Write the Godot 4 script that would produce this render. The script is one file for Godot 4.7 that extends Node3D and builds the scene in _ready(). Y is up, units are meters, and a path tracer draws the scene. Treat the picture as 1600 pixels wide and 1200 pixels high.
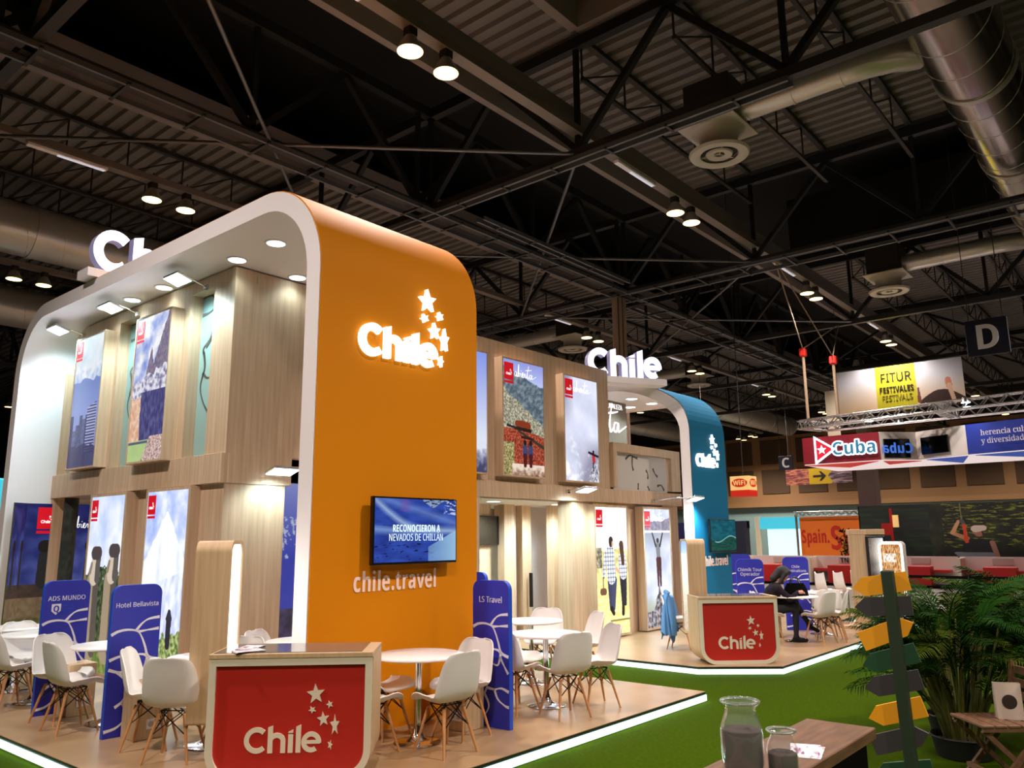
extends Node3D

# ---------------------------------------------------------------- helpers
var M := {}
var taken := {}
var shared := {}
var rng := RandomNumberGenerator.new()
var noise := FastNoiseLite.new()
const ORD := ["first", "second", "third", "fourth", "fifth", "sixth", "seventh", "eighth", "ninth", "tenth", "eleventh", "twelfth", "thirteenth", "fourteenth", "fifteenth", "sixteenth", "seventeenth", "eighteenth", "nineteenth", "twentieth"]
const BX := Basis(Vector3(0, 0, 1), Vector3(0, 1, 0), Vector3(-1, 0, 0))     # local x runs along +z, local z faces -x
const BP := Basis(Vector3(0, 0, -1), Vector3(0, 1, 0), Vector3(1, 0, 0))     # profile drawn in (-z, y), pulled along +x
const BF := Basis(Vector3(1, 0, 0), Vector3(0, 0, -1), Vector3(0, 1, 0))     # plan drawn in (x, -z), pulled up

func new_st() -> SurfaceTool:
	var s := SurfaceTool.new()
	s.begin(Mesh.PRIMITIVE_TRIANGLES)
	return s

func vtx(s: SurfaceTool, p: Vector3, n: Vector3) -> void:
	s.set_normal(n)
	s.add_vertex(p)

func tri(s: SurfaceTool, a: Vector3, b: Vector3, c: Vector3, na: Vector3, nb: Vector3, nc: Vector3) -> void:
	if (b - a).cross(c - a).dot(na + nb + nc) > 0.0:
		vtx(s, a, na); vtx(s, c, nc); vtx(s, b, nb)
	else:
		vtx(s, a, na); vtx(s, b, nb); vtx(s, c, nc)

func face(s: SurfaceTool, pts: Array, out: Vector3) -> void:
	var n: Vector3 = (pts[1] - pts[0]).cross(pts[2] - pts[0]).normalized()
	if n.dot(out) < 0.0:
		n = -n
	for i in range(1, pts.size() - 1):
		tri(s, pts[0], pts[i], pts[i + 1], n, n, n)

func smooth_quad(s: SurfaceTool, a: Vector3, b: Vector3, c: Vector3, d: Vector3, na: Vector3, nb: Vector3, nc: Vector3, nd: Vector3) -> void:
	tri(s, a, b, c, na, nb, nc)
	tri(s, a, c, d, na, nc, nd)

func box(s: SurfaceTool, c: Vector3, z: Vector3, bev := 0.0, xf := Transform3D()) -> void:
	var h := z * 0.5
	for ax in 3:
		var a1 := (ax + 1) % 3
		var a2 := (ax + 2) % 3
		for sg in [-1.0, 1.0]:
			var q := []
			for k in [[-1, -1], [1, -1], [1, 1], [-1, 1]]:
				var p := Vector3()
				p[ax] = sg * h[ax]
				p[a1] = k[0] * (h[a1] - bev)
				p[a2] = k[1] * (h[a2] - bev)
				q.append(xf * (c + p))
			var o := Vector3()
			o[ax] = sg
			face(s, q, xf.basis * o)
	if bev <= 0.0:
		return
	for ax in 3:                                       # edges that run along ax
		var a1 := (ax + 1) % 3
		var a2 := (ax + 2) % 3
		for s1 in [-1.0, 1.0]:
			for s2 in [-1.0, 1.0]:
				var q := []
				for k in [[-1, 0], [1, 0], [1, 1], [-1, 1]]:
					var p := Vector3()
					p[ax] = k[0] * (h[ax] - bev)
					p[a1] = s1 * (h[a1] - (bev if k[1] == 1 else 0.0))
					p[a2] = s2 * (h[a2] - (0.0 if k[1] == 1 else bev))
					q.append(xf * (c + p))
				var o := Vector3()
				o[a1] = s1
				o[a2] = s2
				face(s, q, xf.basis * o)
	for sx in [-1.0, 1.0]:
		for sy in [-1.0, 1.0]:
			for sz in [-1.0, 1.0]:
				var sg := Vector3(sx, sy, sz)
				var q := []
				for ax in 3:
					var p := sg * (h - Vector3.ONE * bev)
					p[ax] = sg[ax] * h[ax]
					q.append(xf * (c + p))
				face(s, q, xf.basis * sg)

func edge_normals(poly: PackedVector2Array, closed := true) -> Array:
	# two normals for each edge, smoothed over shallow corners; outward for a counter-clockwise outline
	var n := poly.size()
	var e := []
	for i in n:
		var d := poly[(i + 1) % n] - poly[i]
		e.append(Vector2(d.y, -d.x).normalized())
	var out := []
	for i in n:
		var p: Vector2 = e[(i - 1 + n) % n]
		var q: Vector2 = e[(i + 1) % n]
		var me: Vector2 = e[i]
		var a := me
		var b := me
		if p.dot(me) > 0.8 and (closed or i > 0):
			a = (p + me).normalized()
		if q.dot(me) > 0.8 and (closed or i < n - 2):
			b = (q + me).normalized()
		out.append([a, b])
	return out

func prism(s: SurfaceTool, poly: PackedVector2Array, z0: float, z1: float, xf := Transform3D()) -> void:
	if Geometry2D.is_polygon_clockwise(poly):
		poly = poly.duplicate()
		poly.reverse()
	var idx := Geometry2D.triangulate_polygon(poly)
	var up := xf.basis * Vector3(0, 0, 1)
	up = up.normalized()
	for i in range(0, idx.size(), 3):
		var a := poly[idx[i]]
		var b := poly[idx[i + 1]]
		var c := poly[idx[i + 2]]
		tri(s, xf * Vector3(a.x, a.y, z1), xf * Vector3(b.x, b.y, z1), xf * Vector3(c.x, c.y, z1), up, up, up)
		tri(s, xf * Vector3(a.x, a.y, z0), xf * Vector3(b.x, b.y, z0), xf * Vector3(c.x, c.y, z0), -up, -up, -up)
	var en := edge_normals(poly)
	for i in poly.size():
		var a := poly[i]
		var b := poly[(i + 1) % poly.size()]
		var na: Vector3 = (xf.basis * Vector3(en[i][0].x, en[i][0].y, 0)).normalized()
		var nb: Vector3 = (xf.basis * Vector3(en[i][1].x, en[i][1].y, 0)).normalized()
		smooth_quad(s, xf * Vector3(a.x, a.y, z0), xf * Vector3(b.x, b.y, z0), xf * Vector3(b.x, b.y, z1), xf * Vector3(a.x, a.y, z1), na, nb, nb, na)

func ring(s: SurfaceTool, o: PackedVector2Array, i_: PackedVector2Array, z0: float, z1: float, xf := Transform3D(), closed := true) -> void:
	# band between an outer (counter-clockwise) and an inner outline with as many points
	var n := o.size()
	var up := (xf.basis * Vector3(0, 0, 1)).normalized()
	var eo := edge_normals(o, closed)
	var ei := edge_normals(i_, closed)
	for k in (n if closed else n - 1):
		var j := (k + 1) % n
		face(s, [xf * Vector3(o[k].x, o[k].y, z1), xf * Vector3(o[j].x, o[j].y, z1), xf * Vector3(i_[j].x, i_[j].y, z1), xf * Vector3(i_[k].x, i_[k].y, z1)], up)
		face(s, [xf * Vector3(o[k].x, o[k].y, z0), xf * Vector3(o[j].x, o[j].y, z0), xf * Vector3(i_[j].x, i_[j].y, z0), xf * Vector3(i_[k].x, i_[k].y, z0)], -up)
		for w in 2:
			var q := o if w == 0 else i_
			var en: Array = eo if w == 0 else ei
			var sg := 1.0 if w == 0 else -1.0
			var na: Vector3 = (xf.basis * Vector3(en[k][0].x, en[k][0].y, 0)).normalized() * sg
			var nb: Vector3 = (xf.basis * Vector3(en[k][1].x, en[k][1].y, 0)).normalized() * sg
			if (q[j] - q[k]).length() > 1e-5:
				smooth_quad(s, xf * Vector3(q[k].x, q[k].y, z0), xf * Vector3(q[j].x, q[j].y, z0), xf * Vector3(q[j].x, q[j].y, z1), xf * Vector3(q[k].x, q[k].y, z1), na, nb, nb, na)
	if not closed:
		for k in [0, n - 1]:
			var d: Vector2 = o[k] - (o[1] if k == 0 else o[n - 2])
			face(s, [xf * Vector3(o[k].x, o[k].y, z0), xf * Vector3(o[k].x, o[k].y, z1), xf * Vector3(i_[k].x, i_[k].y, z1), xf * Vector3(i_[k].x, i_[k].y, z0)], xf.basis * Vector3(d.x, d.y, 0))

func tube(s: SurfaceTool, pts: Array, r: float, n := 8, r_end := -1.0, caps := true) -> void:
	var m := pts.size()
	var prev_u := Vector3()
	var rows := []
	for i in m:
		var d: Vector3 = (pts[mini(i + 1, m - 1)] - pts[maxi(i - 1, 0)]).normalized()
		var u := prev_u - d * prev_u.dot(d)
		if i == 0 or u.length() < 0.01:
			u = d.cross(Vector3.UP if absf(d.y) < 0.9 else Vector3.RIGHT)
		u = u.normalized()
		prev_u = u
		var v := d.cross(u)
		var rr := r if r_end < 0.0 else lerpf(r, r_end, float(i) / (m - 1))
		var row := []
		for k in n:
			var a := TAU * k / n
			var nn := u * cos(a) + v * sin(a)
			row.append([pts[i] + nn * rr, nn])
		rows.append(row)
	for i in m - 1:
		for k in n:
			var j := (k + 1) % n
			smooth_quad(s, rows[i][k][0], rows[i][j][0], rows[i + 1][j][0], rows[i + 1][k][0], rows[i][k][1], rows[i][j][1], rows[i + 1][j][1], rows[i + 1][k][1])
	if caps:
		for e in [0, m - 1]:
			var q := []
			for k in n:
				q.append(rows[e][k][0])
			face(s, q, pts[e] - pts[1 if e == 0 else m - 2])

func bar(s: SurfaceTool, a: Vector3, b: Vector3, w: float, h: float) -> void:
	# square bar between two points
	var d := (b - a)
	var l := d.length()
	d = d / l
	var u := d.cross(Vector3.UP if absf(d.y) < 0.95 else Vector3.RIGHT).normalized()
	box(s, Vector3(), Vector3(w, h, l), 0.0, Transform3D(Basis(u, d.cross(u) * -1.0, d), (a + b) * 0.5))

func lathe(s: SurfaceTool, prof: Array, n := 24, xf := Transform3D()) -> void:
	# prof: Vector2(radius, height) from the bottom outwards; outward is to the right of the way up
	var m := prof.size()
	var en := []
	for i in m - 1:
		var d: Vector2 = prof[i + 1] - prof[i]
		en.append(Vector2(d.y, -d.x).normalized())
	for i in m - 1:
		var na: Vector2 = en[i]
		var nb: Vector2 = en[i]
		if i > 0 and en[i - 1].dot(en[i]) > 0.7:
			na = (en[i - 1] + en[i]).normalized()
		if i < m - 2 and en[i + 1].dot(en[i]) > 0.7:
			nb = (en[i + 1] + en[i]).normalized()
		for k in n:
			var q := []
			for t in [[i, k, na], [i, k + 1, na], [i + 1, k + 1, nb], [i + 1, k, nb]]:
				var a: float = TAU * t[1] / n
				var p: Vector2 = prof[t[0]]
				var nn: Vector2 = t[2]
				q.append([xf * Vector3(p.x * cos(a), p.y, p.x * sin(a)), (xf.basis * Vector3(nn.x * cos(a), nn.y, nn.x * sin(a))).normalized()])
			if prof[i].x > 1e-5:
				tri(s, q[0][0], q[1][0], q[2][0], q[0][1], q[1][1], q[2][1])
			if prof[i + 1].x > 1e-5:
				tri(s, q[0][0], q[2][0], q[3][0], q[0][1], q[2][1], q[3][1])

func sheet(s: SurfaceTool, rows: Array, thick := 0.0, wrap := false) -> void:
	# a smooth surface through rows of points, with a back side and rim when thick
	var m := rows.size()
	var n: int = rows[0].size()
	var nor := []
	for i in m:
		var r := []
		for k in n:
			var ka := (k - 1 + n) % n if wrap else maxi(k - 1, 0)
			var kb := (k + 1) % n if wrap else mini(k + 1, n - 1)
			var du: Vector3 = rows[i][kb] - rows[i][ka]
			var dv: Vector3 = rows[mini(i + 1, m - 1)][k] - rows[maxi(i - 1, 0)][k]
			r.append(du.cross(dv).normalized())
		nor.append(r)
	for side in (2 if thick > 0.0 else 1):
		var sg := 1.0 if side == 0 else -1.0
		for i in m - 1:
			for k in (n if wrap else n - 1):
				var j := (k + 1) % n
				var off := thick if side == 1 else 0.0
				smooth_quad(s, rows[i][k] - nor[i][k] * off, rows[i][j] - nor[i][j] * off, rows[i + 1][j] - nor[i + 1][j] * off, rows[i + 1][k] - nor[i + 1][k] * off, nor[i][k] * sg, nor[i][j] * sg, nor[i + 1][j] * sg, nor[i + 1][k] * sg)
	if thick > 0.0:
		var loop := []
		if wrap:
			for i in [0, m - 1]:
				for k in n:
					loop.append([[i, k], [i, (k + 1) % n], [1 if i == 0 else m - 2, k]])
		else:
			for k in n - 1:
				loop.append([[0, k], [0, k + 1], [1, k]])
				loop.append([[m - 1, k], [m - 1, k + 1], [m - 2, k]])
			for i in m - 1:
				loop.append([[i, 0], [i + 1, 0], [i, 1]])
				loop.append([[i, n - 1], [i + 1, n - 1], [i, n - 2]])
		for e in loop:
			var a: Vector3 = rows[e[0][0]][e[0][1]]
			var b: Vector3 = rows[e[1][0]][e[1][1]]
			var c: Vector3 = rows[e[2][0]][e[2][1]]
			face(s, [a, b, b - nor[e[1][0]][e[1][1]] * thick, a - nor[e[0][0]][e[0][1]] * thick], a - c)

func round_rect(x0: float, y0: float, x1: float, y1: float, r: Array, n := 8) -> PackedVector2Array:
	# r: radius of bottom-left, bottom-right, top-right, top-left; counter-clockwise
	var out := PackedVector2Array()
	var c := [Vector2(x0 + r[0], y0 + r[0]), Vector2(x1 - r[1], y0 + r[1]), Vector2(x1 - r[2], y1 - r[2]), Vector2(x0 + r[3], y1 - r[3])]
	for q in 4:
		for k in n + 1:
			var a := PI + q * PI * 0.5 + k * PI * 0.5 / n
			out.append(c[q] + Vector2(cos(a), sin(a)) * r[q])
	return out

func ribbon(s: SurfaceTool, pts: PackedVector2Array, w: float, z0: float, z1: float, xf := Transform3D(), w_end := -1.0) -> void:
	var m := pts.size()
	var l := PackedVector2Array()
	var r := PackedVector2Array()
	for i in m:
		var d := (pts[mini(i + 1, m - 1)] - pts[maxi(i - 1, 0)]).normalized()
		var ww := w if w_end < 0.0 else lerpf(w, w_end, absf(2.0 * i / (m - 1) - 1.0))
		var p := Vector2(-d.y, d.x) * ww * 0.5
		l.append(pts[i] + p)
		r.append(pts[i] - p)
	ring(s, r, l, z0, z1, xf, false)

func arc(c: Vector2, r: float, a0: float, a1: float, n: int, ry := -1.0) -> PackedVector2Array:
	var out := PackedVector2Array()
	for i in n + 1:
		var a := deg_to_rad(lerpf(a0, a1, float(i) / n))
		out.append(c + Vector2(cos(a) * r, sin(a) * (r if ry < 0.0 else ry)))
	return out

func curve(ctrl: Array, per := 6) -> PackedVector2Array:
	# a Catmull-Rom line through the points
	var out := PackedVector2Array()
	for i in ctrl.size() - 1:
		var p0: Vector2 = ctrl[maxi(i - 1, 0)]
		var p1: Vector2 = ctrl[i]
		var p2: Vector2 = ctrl[i + 1]
		var p3: Vector2 = ctrl[mini(i + 2, ctrl.size() - 1)]
		for k in per:
			out.append(p1.cubic_interpolate(p2, p0, p3, float(k) / per))
	out.append(ctrl[-1])
	return out

# ---------------------------------------------------------------- nodes
func numbered(called: String) -> String:
	var n: int = taken.get(called, -1) + 1
	taken[called] = n
	return called if n == 0 else "%s_%03d" % [called, n]

func tag(o: Node3D, label: String, category: String, group := "", kind := "") -> Node3D:
	if label: o.set_meta("label", label)
	if category: o.set_meta("category", category)
	if group: o.set_meta("group", group)
	if kind: o.set_meta("kind", kind)
	return o

func thing(called: String, label: String, category: String, at := Vector3(), turn := 0.0, group := "") -> Node3D:
	var o := Node3D.new()
	o.name = numbered(called)
	add_child(o)
	o.position = at
	o.rotation.y = turn
	tag(o, label, category, group)
	return o

func part(called: String, s: SurfaceTool, m: Material, par: Node = self, label := "") -> MeshInstance3D:
	var o := MeshInstance3D.new()
	s.set_material(m)
	o.mesh = s.commit()
	o.name = numbered(called) if par == self else called
	par.add_child(o, true)
	if label: o.set_meta("label", label)
	return o

func part_of(called: String, mesh: Mesh, xf: Transform3D, par: Node) -> MeshInstance3D:
	var o := MeshInstance3D.new()
	o.mesh = mesh
	o.name = called
	par.add_child(o, true)
	o.transform = xf
	return o

func box_part(called: String, c: Vector3, z: Vector3, m: Material, par: Node, bev := 0.0, xf := Transform3D()) -> MeshInstance3D:
	var s := new_st()
	box(s, c, z, bev, xf)
	return part(called, s, m, par)

func struct(called: String, s: SurfaceTool, m: Material, label: String, category: String) -> MeshInstance3D:
	var o := part(called, s, m)
	tag(o, label, category, "", "structure")
	return o

func copy(src: Node3D, called: String, label: String, at: Vector3, turn: float, group := "") -> Node3D:
	var o: Node3D = src.duplicate()
	o.name = numbered(called)
	add_child(o)
	o.position = at
	o.rotation.y = turn
	o.set_meta("label", label)
	if group: o.set_meta("group", group)
	return o

func text(par: Node, what: String, em: float, depth: float, m: Material, xf: Transform3D, bold := false, called := "lettering", squeeze := 1.0, serif := false, offsets := [Vector2()]) -> MeshInstance3D:
	var t := TextMesh.new()
	var f := SystemFont.new()
	f.font_names = PackedStringArray(["Droid Serif" if serif else "Droid Sans"])
	f.font_weight = 700 if bold else 400
	t.font = f
	t.text = what
	t.font_size = 64
	t.pixel_size = em / 64.0
	t.depth = depth
	var arr := t.get_mesh_arrays()
	var v: PackedVector3Array = arr[Mesh.ARRAY_VERTEX]
	var ix: PackedInt32Array = arr[Mesh.ARRAY_INDEX]
	var s := new_st()
	for off in offsets:
		for i in range(0, ix.size(), 3):
			var a := v[ix[i]]
			var b := v[ix[i + 1]]
			var c := v[ix[i + 2]]
			var n := (c - a).cross(b - a).normalized()
			for p in [a, b, c]:
				vtx(s, Vector3((p.x + off.x) * squeeze, p.y + off.y, p.z), n)
	var o := part(called, s, m, par)
	o.transform = xf
	return o

func yaw(a: float, at: Vector3) -> Transform3D:
	return Transform3D(Basis(Vector3.UP, a), at)

# ---------------------------------------------------------------- materials
func mat(called: String, c: Color, rough := 0.6, metal := 0.0) -> StandardMaterial3D:
	var m := StandardMaterial3D.new()
	m.resource_name = called
	m.albedo_color = c
	m.roughness = rough
	m.metallic = metal
	M[called] = m
	return m

func glow(called: String, c: Color, e: float) -> StandardMaterial3D:
	var m := mat(called, c.darkened(0.25), 0.4)
	m.emission_enabled = true
	m.emission = c
	m.emission_energy_multiplier = e
	return m

func grain(m: StandardMaterial3D, c0: Color, c1: Color, scale: Vector3, freq := 0.02, world := true, sd := 3) -> void:
	var t := NoiseTexture2D.new()
	t.width = 256
	t.height = 256
	t.seamless = true
	t.generate_mipmaps = false
	var f := FastNoiseLite.new()
	f.seed = sd
	f.frequency = freq
	f.fractal_octaves = 4
	t.noise = f
	var g := Gradient.new()
	g.set_color(0, c0)
	g.set_color(1, c1)
	t.color_ramp = g
	m.albedo_color = Color.WHITE
	m.albedo_texture = t
	m.uv1_triplanar = true
	m.uv1_world_triplanar = world
	m.uv1_scale = scale

func materials() -> void:
	mat("white paint", Color(0.92, 0.90, 0.905), 0.55)
	mat("orange paint", Color(0.82, 0.50, 0.015), 0.65).metallic_specular = 0.25
	mat("teal paint", Color(0.10, 0.42, 0.57), 0.65).metallic_specular = 0.25
	grain(mat("oak", Color.WHITE, 0.5), Color(0.71, 0.595, 0.48), Color(0.83, 0.72, 0.60), Vector3(2.2, 0.12, 2.2))
	grain(mat("oak moving", Color.WHITE, 0.5), Color(0.72, 0.60, 0.45), Color(0.82, 0.71, 0.55), Vector3(3.2, 0.2, 3.2), 0.02, false)
	grain(mat("laminate floor", Color.WHITE, 0.32), Color(0.60, 0.485, 0.35), Color(0.665, 0.55, 0.42), Vector3(0.5, 0.5, 0.5), 0.012)
	grain(mat("green carpet", Color.WHITE, 0.95), Color(0.18, 0.255, 0.015), Color(0.22, 0.295, 0.02), Vector3(1.3, 1.3, 1.3), 0.06)
	M["green carpet"].metallic_specular = 0.08
	grain(mat("hall concrete", Color.WHITE, 0.6), Color(0.40, 0.37, 0.34), Color(0.48, 0.45, 0.41), Vector3(0.3, 0.3, 0.3))
	grain(mat("dark bench wood", Color.WHITE, 0.55), Color(0.30, 0.20, 0.13), Color(0.46, 0.33, 0.22), Vector3(0.5, 3.0, 4.0), 0.02)
	grain(mat("brown stone", Color.WHITE, 0.8), Color(0.10, 0.12, 0.11), Color(0.28, 0.31, 0.28), Vector3(1.5, 0.7, 1.5), 0.03)
	mat("white shell", Color(0.90, 0.885, 0.87), 0.35)
	grain(mat("beech leg", Color.WHITE, 0.5), Color(0.66, 0.45, 0.26), Color(0.78, 0.57, 0.36), Vector3(6, 1, 6), 0.02, false)
	mat("dark wire", Color(0.10, 0.07, 0.06), 0.4, 0.6)
	mat("table white", Color(0.90, 0.88, 0.86), 0.3)
	mat("chrome", Color(0.85, 0.85, 0.86), 0.12, 1.0)
	mat("red panel", Color(0.70, 0.12, 0.08), 0.5)
	mat("cream frame", Color(0.84, 0.81, 0.71), 0.5)
	mat("smoked glass top", Color(0.45, 0.43, 0.41), 0.12, 0.25)
	mat("sign blue", Color(0.15, 0.17, 0.66), 0.55)
	mat("sign blue edge", Color(0.10, 0.30, 0.78), 0.5)
	mat("print white", Color(0.90, 0.89, 0.92), 0.6)
	mat("print cream", Color(0.86, 0.82, 0.72), 0.6)
	mat("black plastic", Color(0.03, 0.03, 0.035), 0.35)
	mat("screen off", Color(0.02, 0.02, 0.022), 0.12)
	mat("black fabric", Color(0.035, 0.033, 0.04), 0.9).metallic_specular = 0.2
	mat("steel dark", Color(0.20, 0.19, 0.19), 0.5, 0.3)
	mat("steel black", Color(0.09, 0.085, 0.085), 0.6, 0.2)
	mat("column bronze", Color(0.68, 0.58, 0.50), 0.4, 0.3)
	mat("steel brown", Color(0.17, 0.145, 0.13), 0.55, 0.2)
	mat("steel grey", Color(0.42, 0.42, 0.43), 0.4, 0.5)
	mat("galvanised", Color(0.74, 0.72, 0.68), 0.32, 0.55)
	mat("pale sheet", Color(0.46, 0.42, 0.38), 0.5, 0.2)
	mat("duct metal", Color(0.66, 0.62, 0.57), 0.2, 0.95)
	mat("deck sheet", Color(0.43, 0.41, 0.39), 0.55, 0.1)
	mat("roof black", Color(0.02, 0.02, 0.02), 0.9)
	mat("fascia", Color(0.52, 0.48, 0.46), 0.7)
	mat("diffuser", Color(0.70, 0.67, 0.60), 0.45)
	mat("trim metal", Color(0.25, 0.28, 0.25), 0.25, 0.8)
	mat("frosted glass", Color(0.56, 0.68, 0.66), 0.15)
	mat("grey web", Color(0.30, 0.29, 0.26), 0.5)
	mat("grey panel", Color(0.50, 0.45, 0.40), 0.6)
	mat("aluminium", Color(0.80, 0.80, 0.80), 0.25, 1.0)
	mat("navy", Color(0.03, 0.05, 0.15), 0.6)
	mat("navy booth", Color(0.06, 0.08, 0.28), 0.5)
	mat("cuba red", Color(0.50, 0.06, 0.14), 0.5)
	mat("cuba blue", Color(0.08, 0.17, 0.55), 0.5)
	mat("board yellow", Color(0.88, 0.60, 0.05), 0.6)
	mat("board grey", Color(0.20, 0.19, 0.19), 0.7)
	mat("board green", Color(0.06, 0.25, 0.13), 0.7)
	mat("post green", Color(0.09, 0.17, 0.07), 0.7)
	mat("hall panel", Color(0.56, 0.42, 0.26), 0.7)
	mat("hall panel dark", Color(0.30, 0.22, 0.13), 0.8)
	mat("brown column", Color(0.22, 0.14, 0.11), 0.7)
	mat("spain orange", Color(0.90, 0.45, 0.08), 0.6)
	mat("spain red", Color(0.75, 0.13, 0.05), 0.6)
	mat("counter white", Color(0.82, 0.79, 0.77), 0.5)
	mat("counter grey", Color(0.70, 0.67, 0.64), 0.5)
	mat("counter red", Color(0.72, 0.07, 0.05), 0.5)
	mat("jacket blue", Color(0.30, 0.50, 0.70), 0.8)
	mat("skin", Color(0.80, 0.58, 0.47), 0.6)
	mat("hair", Color(0.05, 0.035, 0.03), 0.6)
	mat("coffee", Color(0.16, 0.08, 0.05), 0.9)
	mat("paper bag", Color(0.72, 0.66, 0.60), 0.8)
	mat("bag print", Color(0.15, 0.08, 0.06), 0.8)
	mat("hoist red", Color(0.75, 0.12, 0.08), 0.5)
	mat("rope", Color(0.55, 0.47, 0.38), 0.8)
	var g := mat("jar glass", Color(0.95, 1.0, 0.97, 0.04), 0.02)
	g.transparency = BaseMaterial3D.TRANSPARENCY_ALPHA
	var p := mat("clear pane", Color(0.80, 0.85, 0.84, 0.25), 0.05)
	p.transparency = BaseMaterial3D.TRANSPARENCY_ALPHA
	for k in 3:
		var lf := mat("palm leaf %d" % k, [Color(0.05, 0.17, 0.02), Color(0.09, 0.23, 0.03), Color(0.22, 0.28, 0.04)][k], 0.8)
		lf.metallic_specular = 0.15
		lf.backlight_enabled = true
		lf.backlight = Color(0.03, 0.06, 0.01)
	mat("palm stem", Color(0.34, 0.34, 0.12), 0.6)
	mat("soil", Color(0.10, 0.07, 0.05), 0.95)
	mat("planter", Color(0.10, 0.11, 0.09), 0.7)
	glow("led strip", Color(0.86, 1.0, 0.97), 1.5)
	glow("downlight", Color(0.90, 1.0, 1.0), 5.0)
	glow("lamp lens", Color(1.0, 0.80, 0.50), 7.0)
	glow("sign glow", Color(1.0, 0.985, 0.98), 2.2)
	glow("letter glow", Color(0.93, 0.91, 1.0), 2.0)
	glow("letter side", Color(0.60, 0.58, 0.72), 0.45)
	glow("lightbox white", Color(1.0, 0.99, 0.96), 1.8)
	glow("tube light", Color(0.95, 0.95, 1.0), 0.5)
	glow("sign red light", Color(0.75, 0.05, 0.10), 0.7)
	glow("cuba glow", Color(0.88, 0.98, 1.0), 1.6)
	glow("underside white", Color(1.0, 0.93, 0.92), 0.7)  # emission added on white, red and blue so the sign box underside looks lit
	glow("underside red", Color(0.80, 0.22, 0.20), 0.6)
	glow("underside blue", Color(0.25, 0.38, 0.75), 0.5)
	glow("cuba triangle", Color(0.80, 0.12, 0.20), 0.9)
	glow("booth glow", Color(0.75, 0.95, 1.0), 1.3)
	glow("booth aqua", Color(0.25, 0.75, 0.85), 0.8)
	glow("wifi cream", Color(1.0, 0.80, 0.50), 0.75)
	glow("wifi red", Color(0.80, 0.14, 0.06), 0.55)

# ---------------------------------------------------------------- prints: pictures on posters and screens
func nz(u: float, v: float, f: float, sd := 0.0) -> float:
	return noise.get_noise_3d(u * f * 52.0, v * f * 105.0, sd * 57.0) * 0.62

func paint(w: int, h: int, fn: Callable) -> Image:
	var im := Image.create(w, h, false, Image.FORMAT_RGB8)
	for y in h:
		for x in w:
			im.set_pixel(x, y, fn.call((x + 0.5) / w, (y + 0.5) / h))
	return im

func blob(im: Image, a: Vector2, ra: float, b: Vector2, rb: float, c: Color, check := false) -> void:
	# a tapered stroke; all in fractions of the width
	var w := im.get_width()
	var lo := Vector2(minf(a.x - ra, b.x - rb), minf(a.y - ra, b.y - rb)) * w
	var hi := Vector2(maxf(a.x + ra, b.x + rb), maxf(a.y + ra, b.y + rb)) * w
	for y in range(maxi(0, int(lo.y)), mini(im.get_height(), int(hi.y) + 2)):
		for x in range(maxi(0, int(lo.x)), mini(w, int(hi.x) + 2)):
			var p := Vector2(x + 0.5, y + 0.5) / w
			var d := b - a
			var t := clampf((p - a).dot(d) / maxf(d.length_squared(), 1e-9), 0, 1)
			if (p - a - d * t).length() < lerpf(ra, rb, t):
				var cc := c
				if check:
					var k := (1.0 if fposmod(p.x * 14.0, 1.0) < 0.35 else 0.0) + (1.0 if fposmod(p.y * 14.0, 1.0) < 0.35 else 0.0)
					cc = c.lerp(Color(0.30, 0.33, 0.42), k * 0.4)
				im.set_pixel(x, y, cc)

func print_mat(called: String, im: Image, e: float) -> StandardMaterial3D:
	# e > 0: a lightbox or a screen, lit from behind; e = 0: plain print
	var t := ImageTexture.create_from_image(im)
	var m := mat(called, Color(0.07, 0.07, 0.07) if e > 0.0 else Color.WHITE, 0.3)
	if e > 0.0:
		m.emission_enabled = true
		m.emission_texture = t
		m.emission = Color.BLACK
		m.emission_energy_multiplier = e
	else:
		m.albedo_texture = t
		m.roughness = 0.6
	m.texture_repeat = false
	return m

func print_part(par: Node, called: String, w: float, h: float, d: float, m: Material, xf: Transform3D) -> MeshInstance3D:
	# a thin board, its middle at xf, the picture on the side that local z faces
	var s := new_st()
	var c := [Vector3(-w / 2, -h / 2, d / 2), Vector3(w / 2, -h / 2, d / 2), Vector3(w / 2, h / 2, d / 2), Vector3(-w / 2, h / 2, d / 2)]
	var uv := [Vector2(0, 1), Vector2(1, 1), Vector2(1, 0), Vector2(0, 0)]
	for t in [[0, 2, 1], [0, 3, 2]]:
		for k in t:
			s.set_uv(uv[k])
			vtx(s, xf * c[k], (xf.basis * Vector3(0, 0, 1)).normalized())
	var bk := []
	for k in 4:
		bk.append(Vector3(c[k].x, c[k].y, -d / 2))
	for q in [[bk[0], bk[1], bk[2], bk[3], Vector3(0, 0, -1)], [c[0], c[1], bk[1], bk[0], Vector3(0, -1, 0)], [c[2], c[3], bk[3], bk[2], Vector3(0, 1, 0)], [c[1], c[2], bk[2], bk[1], Vector3(1, 0, 0)], [c[0], c[3], bk[3], bk[0], Vector3(-1, 0, 0)]]:
		s.set_uv(Vector2(0.02, 0.98))
		for t in [[0, 2, 1], [0, 3, 2]]:
			for k in t:
				vtx(s, xf * q[k], xf.basis * q[4])
	return part(called, s, m, par)

func mixc(a: Color, b: Color, t: float) -> Color:
	return a.lerp(b, clampf(t, 0, 1))

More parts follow.
